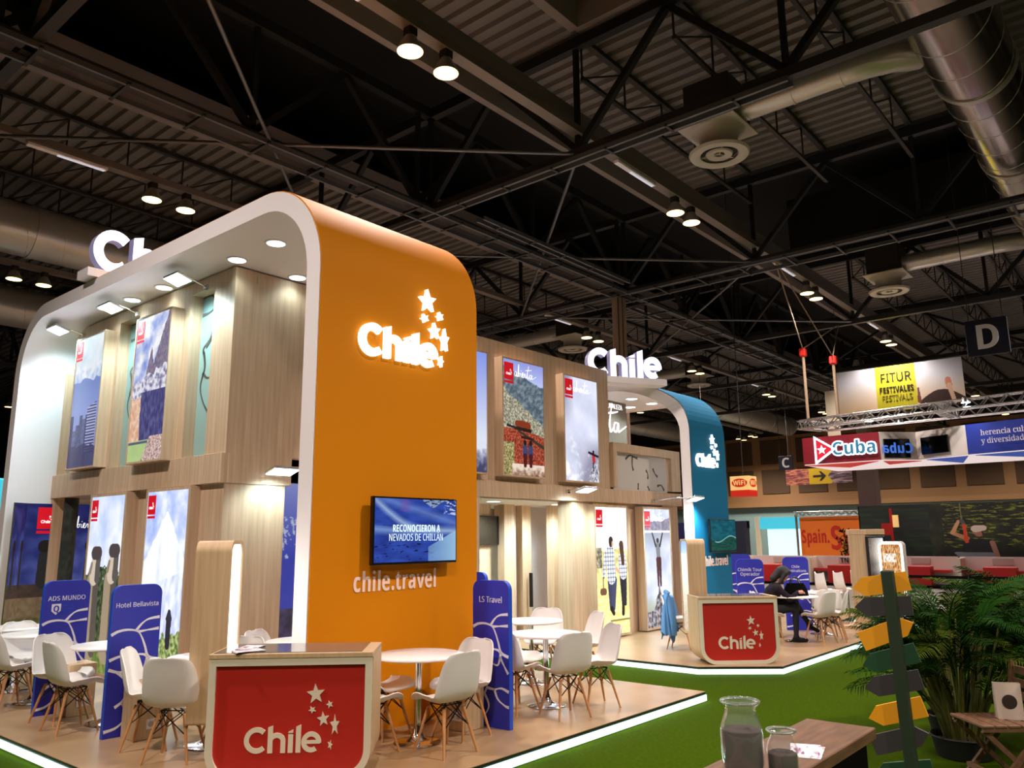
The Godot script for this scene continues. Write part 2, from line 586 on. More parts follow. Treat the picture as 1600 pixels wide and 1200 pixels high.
func make_prints() -> void:
	noise.seed = 11
	noise.fractal_octaves = 4
	noise.frequency = 0.01
	var W := 128
	# city below snowy mountains
	print_mat("city print", paint(W, 300, func(u, v):
		var n: float = nz(u, v, 4.0)
		var c := mixc(Color(0.80, 0.90, 0.98), Color(1, 1, 1), 0.6 + n * 1.4)
		var ridge: float = 0.24 + 0.10 * nz(u, 0.0, 5.0, 1.0) + 0.05 * nz(u, v, 9.0, 2.0)
		if v > ridge: c = mixc(Color(0.97, 0.98, 1.0), Color(0.62, 0.72, 0.92), (v - ridge) * 5.0 + nz(u, v, 12.0) * 1.2)
		if v > 0.34 + 0.06 * nz(u, 3.0, 6.0): c = mixc(Color(0.45, 0.53, 0.80), Color(0.55, 0.62, 0.86), (v - 0.36) * 5.0)
		var col := floorf(u * 9.0)
		var top: float = 0.60 + 0.14 * fposmod(sin(col * 12.7) * 43.7, 1.0)
		if u > 0.60 and u < 0.92: top = 0.52 + 0.12 * (0.92 - u)
		if v > top:
			var f: float = fposmod(sin(col * 3.1) * 9.7, 1.0)
			c = mixc(Color(0.20, 0.22, 0.42), Color(0.80, 0.82, 0.92), f * 0.75 + 0.35 * nz(u, v, 30.0))
			if u > 0.60 and u < 0.92 and v < 0.90: c = Color(0.16, 0.17, 0.42) if fposmod(v * 46.0, 1.0) < 0.5 else Color(0.72, 0.74, 0.88)
		if v > 0.84 + 0.05 * nz(u, 7.0, 7.0): c = mixc(c, Color(0.16, 0.14, 0.34), 0.75)
		return c), 0.85)
	# granite towers over a lake and a meadow
	print_mat("towers print", paint(W, 300, func(u, v):
		var n: float = nz(u, v, 5.0, 3.0)
		var c := mixc(Color(0.50, 0.58, 0.90), Color(1, 1, 1), 0.62 + n * 2.0)
		var peak: float = minf(absf(u - 0.50) * 1.5 + 0.22, absf(u - 0.97) * 0.95 - 0.02)
		peak = minf(peak, 0.50 - 0.12 * u) + 0.05 * nz(u, v, 14.0, 4.0)
		if v > peak: c = mixc(Color(0.42, 0.38, 0.52), Color(0.62, 0.56, 0.62), 0.5 + nz(u * 2.0, v, 20.0) * 2.0)
		if v > 0.46 - 0.10 * u + 0.06 * nz(u, v, 12.0, 5.0): c = mixc(Color(0.94, 0.93, 0.97), Color(0.42, 0.40, 0.58), 0.25 + nz(u, v, 18.0) * 2.6)
		if v > 0.57 - 0.04 * u: c = mixc(Color(0.98, 0.84, 0.74), Color(0.86, 0.66, 0.54), 0.5 + nz(u, v, 16.0) * 2.0)
		if u > 0.28 + 0.25 * maxf(0.0, v - 0.72) + 0.04 * nz(u, v, 10.0) and v > 0.53 and v < 0.86: c = mixc(Color(0.22, 0.21, 0.42), Color(0.42, 0.42, 0.62), 0.4 + nz(u * 3.0, v * 0.6, 20.0) * 2.2)
		if v > 0.86: c = mixc(Color(0.78, 0.86, 0.58), Color(0.66, 0.78, 0.52), 0.5 + n)
		if v > 0.865 and v < 0.885: c = Color(0.36, 0.38, 0.48)
		if u > 1.75 - v * 1.35 and v > 0.84: c = mixc(Color(0.96, 0.86, 0.82), Color(0.50, 0.36, 0.36), 0.35 + nz(u, v, 60.0) * 2.0)
		return c), 0.9)
	# two stone figures
	var im := paint(W, 330, func(u, v):
		var c := mixc(Color(0.62, 0.72, 0.92), Color(0.96, 0.97, 1.0), 0.70 + nz(u, v, 3.0, 6.0) * 1.3)
		if v > 0.44 + 0.12 * nz(u, v, 9.0, 7.0): c = mixc(Color(0.13, 0.18, 0.12), Color(0.36, 0.42, 0.28), 0.45 + nz(u, v, 26.0) * 2.0)
		if v > 0.86: c = mixc(Color(0.28, 0.40, 0.16), Color(0.52, 0.56, 0.28), 0.5 + nz(u, v, 18.0) * 2.0)
		return c)
	for f in [[0.22, 0.0], [0.74, -0.04]]:
		var o := Vector2(f[0], f[1])
		blob(im, o + Vector2(0.0, 1.30), 0.17, o + Vector2(0.02, 2.30), 0.19, Color(0.62, 0.55, 0.46))
		blob(im, o + Vector2(0.10, 1.32), 0.08, o + Vector2(0.14, 2.30), 0.09, Color(0.34, 0.31, 0.29))
		blob(im, o + Vector2(0.06, 0.92), 0.115, o + Vector2(0.03, 1.22), 0.13, Color(0.80, 0.74, 0.66))
		blob(im, o + Vector2(0.13, 0.92), 0.07, o + Vector2(0.12, 1.24), 0.07, Color(0.36, 0.33, 0.31))
		blob(im, o + Vector2(-0.06, 1.02), 0.03, o + Vector2(-0.10, 1.15), 0.04, Color(0.55, 0.49, 0.43))
		blob(im, o + Vector2(0.0, 0.86), 0.10, o + Vector2(0.12, 0.86), 0.10, Color(0.30, 0.26, 0.26))
	print_mat("statues print", im, 1.1)
	# snow slope with a lone dark figure and shrubs
	im = paint(W, 330, func(u, v):
		var n: float = nz(u, v, 6.0, 8.0)
		var c := mixc(Color(0.62, 0.70, 0.96), Color(0.95, 0.97, 1.0), 0.5 + n * 1.5)
		if v > 0.10 + 0.55 * absf(u - 0.52) + 0.05 * nz(u, v, 10.0): c = mixc(Color(1, 1, 1), Color(0.80, 0.86, 0.98), 0.12 + nz(u + v, (v - u) * 0.5, 6.0, 9.0) * 1.5)
		if v > 0.52 - 0.1 * u and u + v * 0.7 > 0.75: c = mixc(Color(0.94, 0.96, 1.0), Color(0.62, 0.68, 0.92), 0.3 + nz(u + v, (v - u) * 0.4, 9.0, 9.0) * 1.7)
		if v > 0.80 - 0.08 * u + 0.06 * nz(u, v, 14.0): c = mixc(Color(0.30, 0.40, 0.20), Color(0.74, 0.78, 0.50), 0.5 + nz(u, v, 30.0) * 2.2)
		return c)
	blob(im, Vector2(0.72, 1.72), 0.06, Vector2(0.72, 2.05), 0.05, Color(0.14, 0.13, 0.20))
	blob(im, Vector2(0.72, 1.62), 0.035, Vector2(0.72, 1.70), 0.07, Color(0.14, 0.13, 0.20))
	print_mat("snow print", im, 1.1)
	# red shrubs, a hut on a hill and two hikers
	im = paint(W, 250, func(u, v):
		var c := mixc(Color(0.60, 0.64, 0.92), Color(0.76, 0.80, 1.0), v * 6.0)
		if v > 0.06 + 0.14 * u + 0.03 * nz(u, v, 10.0): c = mixc(Color(0.30, 0.37, 0.42), Color(0.56, 0.62, 0.66), 0.45 + nz(u + v * 0.6, v, 16.0, 10.0) * 2.0)
		if v > 0.26 + 0.28 * u + 0.10 * nz(u, v, 9.0, 2.0): c = mixc(Color(0.44, 0.43, 0.36), Color(0.86, 0.84, 0.74), 0.5 + nz(u, v, 40.0) * 2.0)
		if v > 0.60 + 0.10 * maxf(0.0, u - 0.5): c = mixc(Color(0.42, 0.14, 0.10), Color(0.86, 0.42, 0.30), 0.5 + nz(u, v, 46.0) * 1.8)
		if v > 0.72 and u < 0.26: c = mixc(Color(0.36, 0.32, 0.16), Color(0.92, 0.86, 0.62), 0.5 + nz(u * 2.0, v, 40.0) * 2.0)
		if v > 0.90 and u > 0.2: c = mixc(Color(0.98, 0.90, 0.82), Color(0.40, 0.20, 0.14), (v - 0.93) * 9.0 + nz(u, v, 20.0))
		return c)
	blob(im, Vector2(0.34, 1.08), 0.06, Vector2(0.60, 1.10), 0.07, Color(0.55, 0.22, 0.12))
	blob(im, Vector2(0.30, 1.16), 0.03, Vector2(0.66, 1.18), 0.03, Color(0.16, 0.11, 0.09))
	blob(im, Vector2(0.10, 1.13), 0.02, Vector2(0.34, 1.16), 0.02, Color(0.18, 0.14, 0.14))
	blob(im, Vector2(0.36, 1.20), 0.02, Vector2(0.98, 1.44), 0.03, Color(0.24, 0.22, 0.16))
	for x in [0.52, 0.66]:
		blob(im, Vector2(x, 1.46), 0.05, Vector2(x, 1.60), 0.06, Color(0.25, 0.28, 0.45))
		blob(im, Vector2(x, 1.62), 0.05, Vector2(x, 1.78), 0.035, Color(0.32, 0.10, 0.10))
		blob(im, Vector2(x, 1.38), 0.035, Vector2(x, 1.40), 0.035, Color(0.14, 0.08, 0.08))
	blob(im, Vector2(0.44, 1.30), 0.02, Vector2(0.72, 1.32), 0.02, Color(0.20, 0.10, 0.10))
	print_mat("hut print", im, 0.9)
	# cloud with a small figure in red, arms out
	im = paint(W, 250, func(u, v):
		var c := mixc(Color(0.74, 0.76, 0.86), Color(0.92, 0.93, 1.0), 0.6 + nz(u, v, 2.5, 12.0) * 1.0)
		c = mixc(c, Color(0.58, 0.57, 0.66), (0.30 - u) * (0.55 - v) * 9.0)
		c = mixc(c, Color(1, 1, 1), (v - 0.72 - 0.2 * u + nz(u, v, 6.0)) * 3.0)
		if v > 0.80 + 0.9 * absf(u - 0.86) and u > 0.7: c = mixc(Color(0.42, 0.40, 0.46), Color(0.92, 0.92, 0.96), 0.5 + nz(u, v, 30.0) * 1.8)
		return c)
	blob(im, Vector2(0.84, 1.46), 0.045, Vector2(0.85, 1.56), 0.04, Color(0.75, 0.14, 0.18))
	blob(im, Vector2(0.70, 1.40), 0.022, Vector2(0.98, 1.46), 0.022, Color(0.12, 0.08, 0.10))
	blob(im, Vector2(0.84, 1.38), 0.03, Vector2(0.84, 1.39), 0.03, Color(0.15, 0.10, 0.12))
	blob(im, Vector2(0.83, 1.60), 0.022, Vector2(0.84, 1.74), 0.018, Color(0.25, 0.24, 0.30))
	print_mat("cloud print", im, 1.1)
	# blue and white sliver
	print_mat("ice print", paint(64, 160, func(u, v): return mixc(mixc(Color(0.55, 0.62, 0.95), Color(0.92, 0.94, 1.0), v * 1.4), Color(0.28, 0.28, 0.42), (v - 0.8) * 6.0 + nz(u, v, 14.0))), 0.9)
	# a couple in checked shirts seen from behind
	im = paint(160, 352, func(u, v):
		var c := mixc(Color(1, 1, 1), Color(1, 0.99, 0.93), v * 2.0)
		if v > 0.34 + 0.05 * nz(u, 1.0, 8.0): c = mixc(Color(0.78, 0.72, 0.42), Color(0.98, 0.94, 0.74), 0.55 + nz(u, v, 12.0) * 2.0)
		if u < 0.18 and v > 0.32 and v < 0.48: c = mixc(Color(0.30, 0.29, 0.26), Color(0.78, 0.74, 0.60), 0.5 + nz(u, v, 24.0) * 2.0)
		if v > 0.52: c = mixc(Color(0.90, 0.84, 0.48), Color(0.99, 0.97, 0.72), 0.55 + nz(u, v * 2.0, 16.0) * 1.8)
		if v > 0.885 and v < 0.90 and u > 0.4: c = Color(0.55, 0.50, 0.28)
		return c)
	blob(im, Vector2(0.42, 1.28), 0.085, Vector2(0.43, 1.75), 0.05, Color(0.20, 0.22, 0.34))
	blob(im, Vector2(0.54, 1.28), 0.085, Vector2(0.50, 1.75), 0.05, Color(0.24, 0.26, 0.38))
	blob(im, Vector2(0.44, 1.76), 0.05, Vector2(0.50, 1.84), 0.04, Color(0.06, 0.06, 0.08))
	blob(im, Vector2(0.44, 0.80), 0.13, Vector2(0.46, 1.22), 0.13, Color(0.92, 0.93, 0.96), true)
	blob(im, Vector2(0.30, 0.82), 0.05, Vector2(0.22, 1.20), 0.04, Color(0.90, 0.91, 0.95), true)
	blob(im, Vector2(0.20, 1.22), 0.012, Vector2(0.20, 1.42), 0.012, Color(0.40, 0.30, 0.24))
	blob(im, Vector2(0.16, 1.46), 0.06, Vector2(0.24, 1.46), 0.06, Color(0.45, 0.30, 0.20))
	blob(im, Vector2(0.47, 0.58), 0.065, Vector2(0.47, 0.64), 0.06, Color(0.16, 0.12, 0.11))
	blob(im, Vector2(0.52, 0.62), 0.025, Vector2(0.52, 0.66), 0.03, Color(0.85, 0.66, 0.55))
	blob(im, Vector2(0.80, 1.22), 0.08, Vector2(0.81, 1.70), 0.045, Color(0.10, 0.10, 0.15))
	blob(im, Vector2(0.88, 1.22), 0.07, Vector2(0.88, 1.70), 0.04, Color(0.12, 0.12, 0.17))
	blob(im, Vector2(0.81, 1.72), 0.04, Vector2(0.80, 1.86), 0.045, Color(0.05, 0.05, 0.07))
	blob(im, Vector2(0.82, 0.92), 0.12, Vector2(0.84, 1.16), 0.12, Color(0.94, 0.94, 0.98), true)
	blob(im, Vector2(0.80, 0.66), 0.07, Vector2(0.84, 0.98), 0.05, Color(0.30, 0.18, 0.12))
	blob(im, Vector2(0.62, 1.08), 0.03, Vector2(0.70, 1.14), 0.03, Color(0.86, 0.68, 0.58))
	print_mat("couple print", im, 1.3)
	# a man on a rock with his arms up
	im = paint(160, 352, func(u, v):
		var c := mixc(Color(0.70, 0.74, 0.84), Color(0.93, 0.95, 1.0), 0.6 + nz(u, v, 3.0, 15.0) * 1.2)
		if v > 0.07 + 0.05 * (1.0 - u) + 0.04 * nz(u, 1.0, 7.0) and v < 0.185: c = mixc(Color(0.48, 0.46, 0.54), Color(0.66, 0.64, 0.72), 0.5 + nz(u, v, 14.0) * 2.0)
		if v > 0.185 and v < 0.205: c = Color(0.96, 0.96, 1.0)
		if v > 0.205 and v < 0.40: c = mixc(Color(0.60, 0.62, 0.68), c, (v - 0.205) * 6.0 + 0.2)
		if v > 0.74: c = mixc(c, Color(0.60, 0.64, 0.50), (v - 0.72) * 5.0)
		if v > 0.665 + 0.9 * absf(u - 0.5) + 0.05 * nz(u, v, 12.0) or v > 0.86 + 0.04 * nz(u, v, 9.0): c = mixc(Color(0.22, 0.21, 0.24), Color(0.74, 0.72, 0.76), 0.5 + nz(u, v, 22.0, 3.0) * 2.2)
		return c)
	var dk := Color(0.15, 0.13, 0.17)
	blob(im, Vector2(0.50, 0.60), 0.05, Vector2(0.50, 0.63), 0.045, dk)
	blob(im, Vector2(0.50, 0.72), 0.085, Vector2(0.51, 0.90), 0.07, Color(0.50, 0.52, 0.54))
	blob(im, Vector2(0.42, 0.70), 0.03, Vector2(0.30, 0.46), 0.02, dk)
	blob(im, Vector2(0.58, 0.70), 0.03, Vector2(0.70, 0.46), 0.02, dk)
	blob(im, Vector2(0.47, 0.96), 0.055, Vector2(0.47, 1.44), 0.03, Color(0.30, 0.09, 0.14))
	blob(im, Vector2(0.56, 0.96), 0.055, Vector2(0.56, 1.44), 0.03, Color(0.26, 0.08, 0.12))
	print_mat("rock print", im, 1.2)
	# wheat under a blue sky; and the nearly white panel of the near totem
	print_mat("wheat print", paint(96, 300, func(u, v):
		var c := mixc(Color(0.45, 0.66, 0.90), Color(0.70, 0.85, 1.0), v * 8.0)
		if v > 0.14: c = mixc(Color(1, 1, 0.98), Color(1, 0.98, 0.92), v)
		if v > 0.42 + 0.12 * nz(u * 3.0, 2.0, 16.0): c = mixc(Color(1, 0.98, 0.92), Color(0.58, 0.40, 0.26), (v - 0.42) * 1.5 * (0.6 + nz(u * 3.0, v * 0.7, 40.0) * 2.4))
		return c), 1.0)
	# statue graphic on the dark blue wall
	im = paint(192, 256, func(u, v):
		var c := mixc(Color(0.10, 0.14, 0.46), Color(0.42, 0.47, 0.80), v * 1.5 + nz(u, v, 5.0, 20.0) * 1.2)
		if v > 0.52: c = mixc(Color(0.26, 0.20, 0.18), Color(0.40, 0.32, 0.27), 0.5 + nz(u, v, 20.0))
		if v > 0.60: c = mixc(Color(0.52, 0.41, 0.30), Color(0.64, 0.54, 0.40), 0.5 + nz(u, v, 16.0) * 2.0)
		if v > 0.73: c = mixc(Color(0.36, 0.36, 0.18), Color(0.55, 0.52, 0.28), 0.5 + nz(u, v, 20.0) * 2.0)
		return c)
	for x in [0.22, 0.72]:
		blob(im, Vector2(x, 0.46), 0.055, Vector2(x + 0.01, 0.66), 0.075, Color(0.20, 0.20, 0.20))
		blob(im, Vector2(x - 0.02, 0.37), 0.05, Vector2(x + 0.04, 0.37), 0.05, Color(0.15, 0.13, 0.14))
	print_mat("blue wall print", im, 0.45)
	print_mat("peaks print", paint(64, 300, func(u, v):
		var c := mixc(Color(0.62, 0.66, 0.95), Color(0.26, 0.30, 0.78), v * 2.4)
		if v > 0.18 and v < 0.40 and nz(u + v, v - u, 14.0, 4.0) > 0.10: c = Color(0.86, 0.89, 1.0)
		if v > 0.66: c = mixc(Color(0.36, 0.30, 0.46), Color(0.20, 0.17, 0.28), 0.5 + nz(u, v, 14.0) * 2.0)
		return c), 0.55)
	# screens
	print_mat("snow screen", paint(256, 148, func(u, v):
		var c := mixc(Color(0.13, 0.22, 0.60), Color(0.20, 0.34, 0.76), 0.5 + nz(u, v, 5.0, 30.0) * 2.0)
		var r1: float = absf(v - 0.02 - 0.62 * u - 0.16 * sin(u * 4.0)) 
		c = mixc(c, Color(0.72, 0.82, 0.97), 0.9 - r1 * 9.0)
		var r2: float = absf(v + 0.04 - 0.42 * u)
		c = mixc(c, Color(0.50, 0.62, 0.90), 0.7 - r2 * 6.0)
		if u > 0.28 and u < 0.42 and v < 0.2: c = mixc(c, Color(0.52, 0.34, 0.72), 0.6 - absf(u - 0.35) * 7.0)
		if v < 0.14 - absf(u - 0.70) * 0.9 + 0.03 * nz(u, v, 20.0): c = Color(0.62, 0.70, 0.84) if nz(u, v, 30.0, 3.0) > -0.1 else Color(0.14, 0.18, 0.36)
		if u > 0.84 and v < 0.24 and nz(u, v, 26.0, 8.0) > 0.1: c = Color(0.80, 0.86, 0.96)
		if v > 0.42 + 0.10 * u and u < 0.5 and v < 0.62: c = mixc(c, Color(0.66, 0.78, 0.96), 0.7 - absf(v - 0.48 - 0.1 * u) * 7.0)
		if v > 0.62 and nz(u, v, 16.0, 9.0) > 0.22 and u < 0.72: c = Color(0.05, 0.09, 0.30)
		if v > 0.66 + (0.92 - u) * 0.75 - 0.1 and u > 0.64 and v < 1.35 - (1.0 - u) * 0.4: c = mixc(Color(0.66, 0.84, 0.98), c, (1.0 - u) * 1.2)
		return c), 0.75)
	print_mat("sea screen", paint(160, 96, func(u, v):
		var c := mixc(Color(0.03, 0.34, 0.42), Color(0.08, 0.50, 0.56), 0.5 + nz(u, v, 8.0, 33.0) * 2.0)
		if v > 0.62 + 0.10 * sin(u * 6.0): c = mixc(Color(0.03, 0.26, 0.24), Color(0.10, 0.44, 0.38), 0.5 + nz(u, v, 14.0) * 2.0)
		if absf(v - 0.62 - 0.10 * sin(u * 6.0)) < 0.02 and u > 0.15: c = Color(0.60, 0.86, 0.84)
		return c), 0.6)
	# forest wall with someone on a zip line
	im = paint(448, 160, func(u, v):
		var tr: float = nz(u * 3.0, v * 0.25, 8.0, 40.0)
		var c := mixc(Color(0.03, 0.05, 0.05), Color(0.16, 0.19, 0.08), 0.4 + tr * 2.0)
		if nz(u, v, 22.0, 41.0) > 0.08 and u > 0.40 and v < 0.8: c = Color(0.52, 0.56, 0.14).darkened(clampf(0.4 + nz(u, v, 40.0) * 2.0, 0, 0.8))
		if u < 0.34: c = mixc(Color(0.03, 0.08, 0.09), Color(0.08, 0.20, 0.10), 0.3 + nz(u, v, 10.0, 42.0) * 2.0)
		if u > 1.16 - v * 0.32: c = Color(0.20, 0.27, 0.60)
		elif u > 1.05 - v * 0.27 and u < 1.10 - v * 0.28: c = Color(0.18, 0.25, 0.56)
		return c)
	var rp := [[0.485, 0.0, 0.003, 0.488, 0.12, 0.003, Color(0.42, 0.42, 0.30)], [0.51, 0.26, 0.03, 0.59, 0.27, 0.040, Color(0.06, 0.06, 0.10)], [0.45, 0.325, 0.014, 0.60, 0.335, 0.022, Color(0.50, 0.50, 0.56)],
		[0.405, 0.29, 0.008, 0.44, 0.345, 0.016, Color(0.04, 0.04, 0.05)], [0.50, 0.225, 0.014, 0.44, 0.19, 0.011, Color(0.72, 0.50, 0.36)], [0.44, 0.19, 0.011, 0.472, 0.115, 0.008, Color(0.76, 0.56, 0.40)],
		[0.485, 0.11, 0.010, 0.495, 0.135, 0.010, Color(0.30, 0.28, 0.28)], [0.495, 0.14, 0.008, 0.50, 0.245, 0.010, Color(0.78, 0.26, 0.12)], [0.548, 0.185, 0.020, 0.556, 0.20, 0.015, Color(0.62, 0.40, 0.34)],
		[0.545, 0.165, 0.022, 0.575, 0.160, 0.018, Color(0.80, 0.72, 0.68)], [0.61, 0.25, 0.012, 0.625, 0.335, 0.012, Color(0.62, 0.44, 0.38)]]
	for q in rp:
		blob(im, Vector2(q[0], q[1]), q[2], Vector2(q[3], q[4]), q[5], q[6])
	print_mat("forest print", im, 0.0)
	# festival banner and direction banner
	im = paint(256, 90, func(u, v):
		var c := mixc(Color(0.80, 0.82, 0.86), Color(0.92, 0.78, 0.58), (v - 0.3) * 1.3)
		if u > 0.325 and u < 0.645: c = Color(0.74, 0.72, 0.10)
		if u > 0.66 and v > 0.86 - 0.22 * sin((u - 0.66) * 9.2): c = Color(0.20, 0.10, 0.08)
		return c)
	blob(im, Vector2(0.885, 0.16), 0.022, Vector2(0.89, 0.20), 0.024, Color(0.80, 0.52, 0.42))
	blob(im, Vector2(0.655, 0.20), 0.008, Vector2(0.66, 0.30), 0.014, Color(0.45, 0.24, 0.18))
	blob(im, Vector2(0.89, 0.20), 0.018, Vector2(0.92, 0.33), 0.016, Color(0.84, 0.70, 0.58))
	print_mat("festival print", im, 0.0)
	print_mat("arrow banner print", paint(192, 50, func(u, v):
		var c := mixc(Color(0.38, 0.16, 0.22), Color(0.80, 0.52, 0.34), 0.5 + nz(u * 2.0, v, 8.0, 50.0) * 2.0)
		if u > 0.36: c = Color(0.72, 0.60, 0.06)
		if u > 0.68 + 0.03 * sin(v * 9.0): c = mixc(Color(0.20, 0.13, 0.18), Color(0.66, 0.56, 0.56), 0.4 + nz(u, v, 10.0, 52.0) * 2.4)
		return c), 0.0)
	print_mat("snack print", paint(96, 256, func(u, v):
		var c := mixc(Color(0.62, 0.28, 0.10), Color(0.98, 0.84, 0.58), 0.5 + nz(u + v, (v - u) * 0.4, 26.0, 60.0) * 2.4)
		if v > 0.10 and v < 0.20 and u > 0.1 and u < 0.75 and nz(u, v, 20.0) > -0.1: c = Color(1, 0.97, 0.94)
		if v > 0.56: c = mixc(Color(1, 0.98, 0.96), Color(0.62, 0.58, 0.70), nz(u, v * 2.0, 20.0, 61.0) * 3.0)
		if v > 0.92: c = Color(0.85, 0.25, 0.32)
		return c), 1.0)
	print_mat("leaflet print", paint(64, 48, func(u, v): return mixc(Color(0.88, 0.86, 0.88), Color(0.42, 0.26, 0.40), (nz(u, v, 3.0, 70.0) - 0.08) * 5.0)), 0.0)

# ---------------------------------------------------------------- the logo: five letters and six stars
func star_poly(c: Vector2, rx: float, ry: float, turn: float, inner := 0.42) -> PackedVector2Array:
	var out := PackedVector2Array()
	for k in 10:
		var a := deg_to_rad(turn + 36.0 * k)
		var r := 1.0 if k % 2 == 0 else inner
		var p := Vector2(cos(a), sin(a)) * r
		out.append(c + Vector2(p.x * rx, p.y * ry))
	return out

func logo_letters(which: int, fat := 1.0) -> SurfaceTool:
	# which: 0 all, 1..5 one letter; C starts at x = 0, baseline y = 0, the word is one unit wide
	var s := new_st()
	var w := 0.064 * fat
	var far := 1.0 + (fat - 1.0) * 0.22
	if which in [0, 1]:
		ribbon(s, arc(Vector2(0.165, 0.163), 0.133, 46, 314, 22), w, -1, 1)
	if which in [0, 2]:
		var x := 0.344 * far
		prism(s, PackedVector2Array([Vector2(x - w / 2, 0), Vector2(x + w / 2, 0), Vector2(x + w / 2, 0.345), Vector2(x - w / 2, 0.322)]), -1, 1)
		var p := arc(Vector2(x + 0.086, 0.15), 0.084, 170, 0, 10, 0.072)
		p.append(Vector2(x + 0.170, 0.0))
		ribbon(s, p, w, -0.999, 0.999)
	if which in [0, 3]:
		var x := 0.612 * far
		prism(s, PackedVector2Array([Vector2(x - w / 2, 0), Vector2(x + w / 2, 0), Vector2(x + w / 2, 0.232), Vector2(x - w / 2, 0.232)]), -1, 1)
		prism(s, PackedVector2Array([Vector2(x - w / 2, 0.25), Vector2(x + w / 2, 0.25), Vector2(x + w / 2, 0.292), Vector2(x - w / 2, 0.262)]), -1, 1)
	if which in [0, 4]:
		var x := 0.714 * far * (1.0 + (fat - 1.0) * 0.08)
		prism(s, PackedVector2Array([Vector2(x - w / 2, 0), Vector2(x + w / 2, 0), Vector2(x + w / 2, 0.352), Vector2(x - w / 2, 0.325)]), -1, 1)
	if which in [0, 5]:
		var ex := 0.885 * far * (1.0 + (fat - 1.0) * 0.10)
		var p := arc(Vector2(ex, 0.13), 0.1, 0, 306, 22)
		p.insert(0, Vector2(ex + 0.099, 0.122))
		ribbon(s, p, w * 0.96, -1, 1)
		ribbon(s, PackedVector2Array([Vector2(ex - 0.085, 0.13), Vector2(ex + 0.115, 0.13)]), w * 0.7, -0.998, 0.998)
	return s

const STARS := [[0.925, 0.735, 0.125, 0.135, 95.0], [0.885, 0.535, 0.055, 0.05, 120.0], [1.115, 0.60, 0.05, 0.052, 110.0], [1.035, 0.415, 0.085, 0.098, 98.0], [1.19, 0.335, 0.065, 0.14, 92.0], [1.135, 0.09, 0.035, 0.065, 75.0]]

func logo(par: Node, xf: Transform3D, width: float, depth: float, m: Material, stars := true, fat := 1.0) -> void:
	var key := "logo%s%s_" % [m.resource_name, fat]
	if not shared.has(key):
		var s := logo_letters(0, fat)
		s.set_material(m)
		shared[key] = s.commit()
		for k in 6:
			var t := new_st()
			var q: Array = STARS[k]
			prism(t, star_poly(Vector2(q[0], q[1]), q[2], q[3], q[4]), -1, 1)
			t.set_material(m)
			shared[key + str(k)] = t.commit()
	var x2 := xf * Transform3D(Basis().scaled(Vector3(width, width, depth * 0.5)), Vector3())
	part_of("logo_lettering", shared[key], x2, par)
	if stars:
		for k in 6:
			part_of("star", shared[key + str(k)], x2, par)

func badge(par: Node, xf: Transform3D, w: float) -> void:
	# the small red square with the logo, and the red line under it
	var p := box_part("red_badge", Vector3(0, 0, 0.003), Vector3(w, w * 1.25, 0.006), M["badge red"], par, 0.0, xf)
	logo(p, xf * Transform3D(Basis(), Vector3(-w * 0.32, -w * 0.28, 0.007)), w * 0.52, 0.003, M["badge white"])
	box_part("badge_line", Vector3(0, -w * 0.80, 0.003), Vector3(w, w * 0.16, 0.006), M["badge red"], par, 0.0, xf)

func script_word(par: Node, xf: Transform3D, w: float, m: Material, called := "script_lettering", tail := false) -> void:
	# the handwritten word "abierta" (or only its end, "ta")
	var key := "script%s%s" % [tail, m.resource_name]
	if not shared.has(key):
		var s := new_st()
		var lines := []
		if not tail:
			lines = [[[0.10, 0.16], [0.03, 0.17], [0.01, 0.07], [0.06, 0.04], [0.11, 0.15], [0.11, 0.05], [0.15, 0.05], [0.19, 0.20], [0.20, 0.40], [0.175, 0.20], [0.19, 0.05], [0.24, 0.08], [0.23, 0.15], [0.19, 0.13]],
				[[0.23, 0.14], [0.29, 0.15], [0.30, 0.05], [0.34, 0.06], [0.39, 0.12], [0.40, 0.18], [0.36, 0.16], [0.36, 0.06], [0.42, 0.05], [0.47, 0.16], [0.50, 0.14], [0.50, 0.05], [0.55, 0.07], [0.59, 0.20]], [[0.305, 0.22], [0.315, 0.24]]]
		lines.append_array([[[0.66, 0.42], [0.60, 0.20], [0.60, 0.04], [0.66, 0.07], [0.72, 0.16]], [[0.50, 0.27], [0.66, 0.29], [0.80, 0.32]],
			[[0.78, 0.16], [0.71, 0.16], [0.69, 0.06], [0.75, 0.05], [0.80, 0.16], [0.80, 0.05], [0.86, 0.07], [1.00, 0.14]]])
		for l in lines:
			var pts := []
			for p in l:
				pts.append(Vector2(p[0], p[1]))
			ribbon(s, curve(pts, 5), 0.026 if not tail else 0.03, -1, 1, Transform3D(), 0.012)
		s.set_material(m)
		shared[key] = s.commit()
	part_of(called, shared[key], xf * Transform3D(Basis().scaled(Vector3(w, w, 0.002)), Vector3()), par)

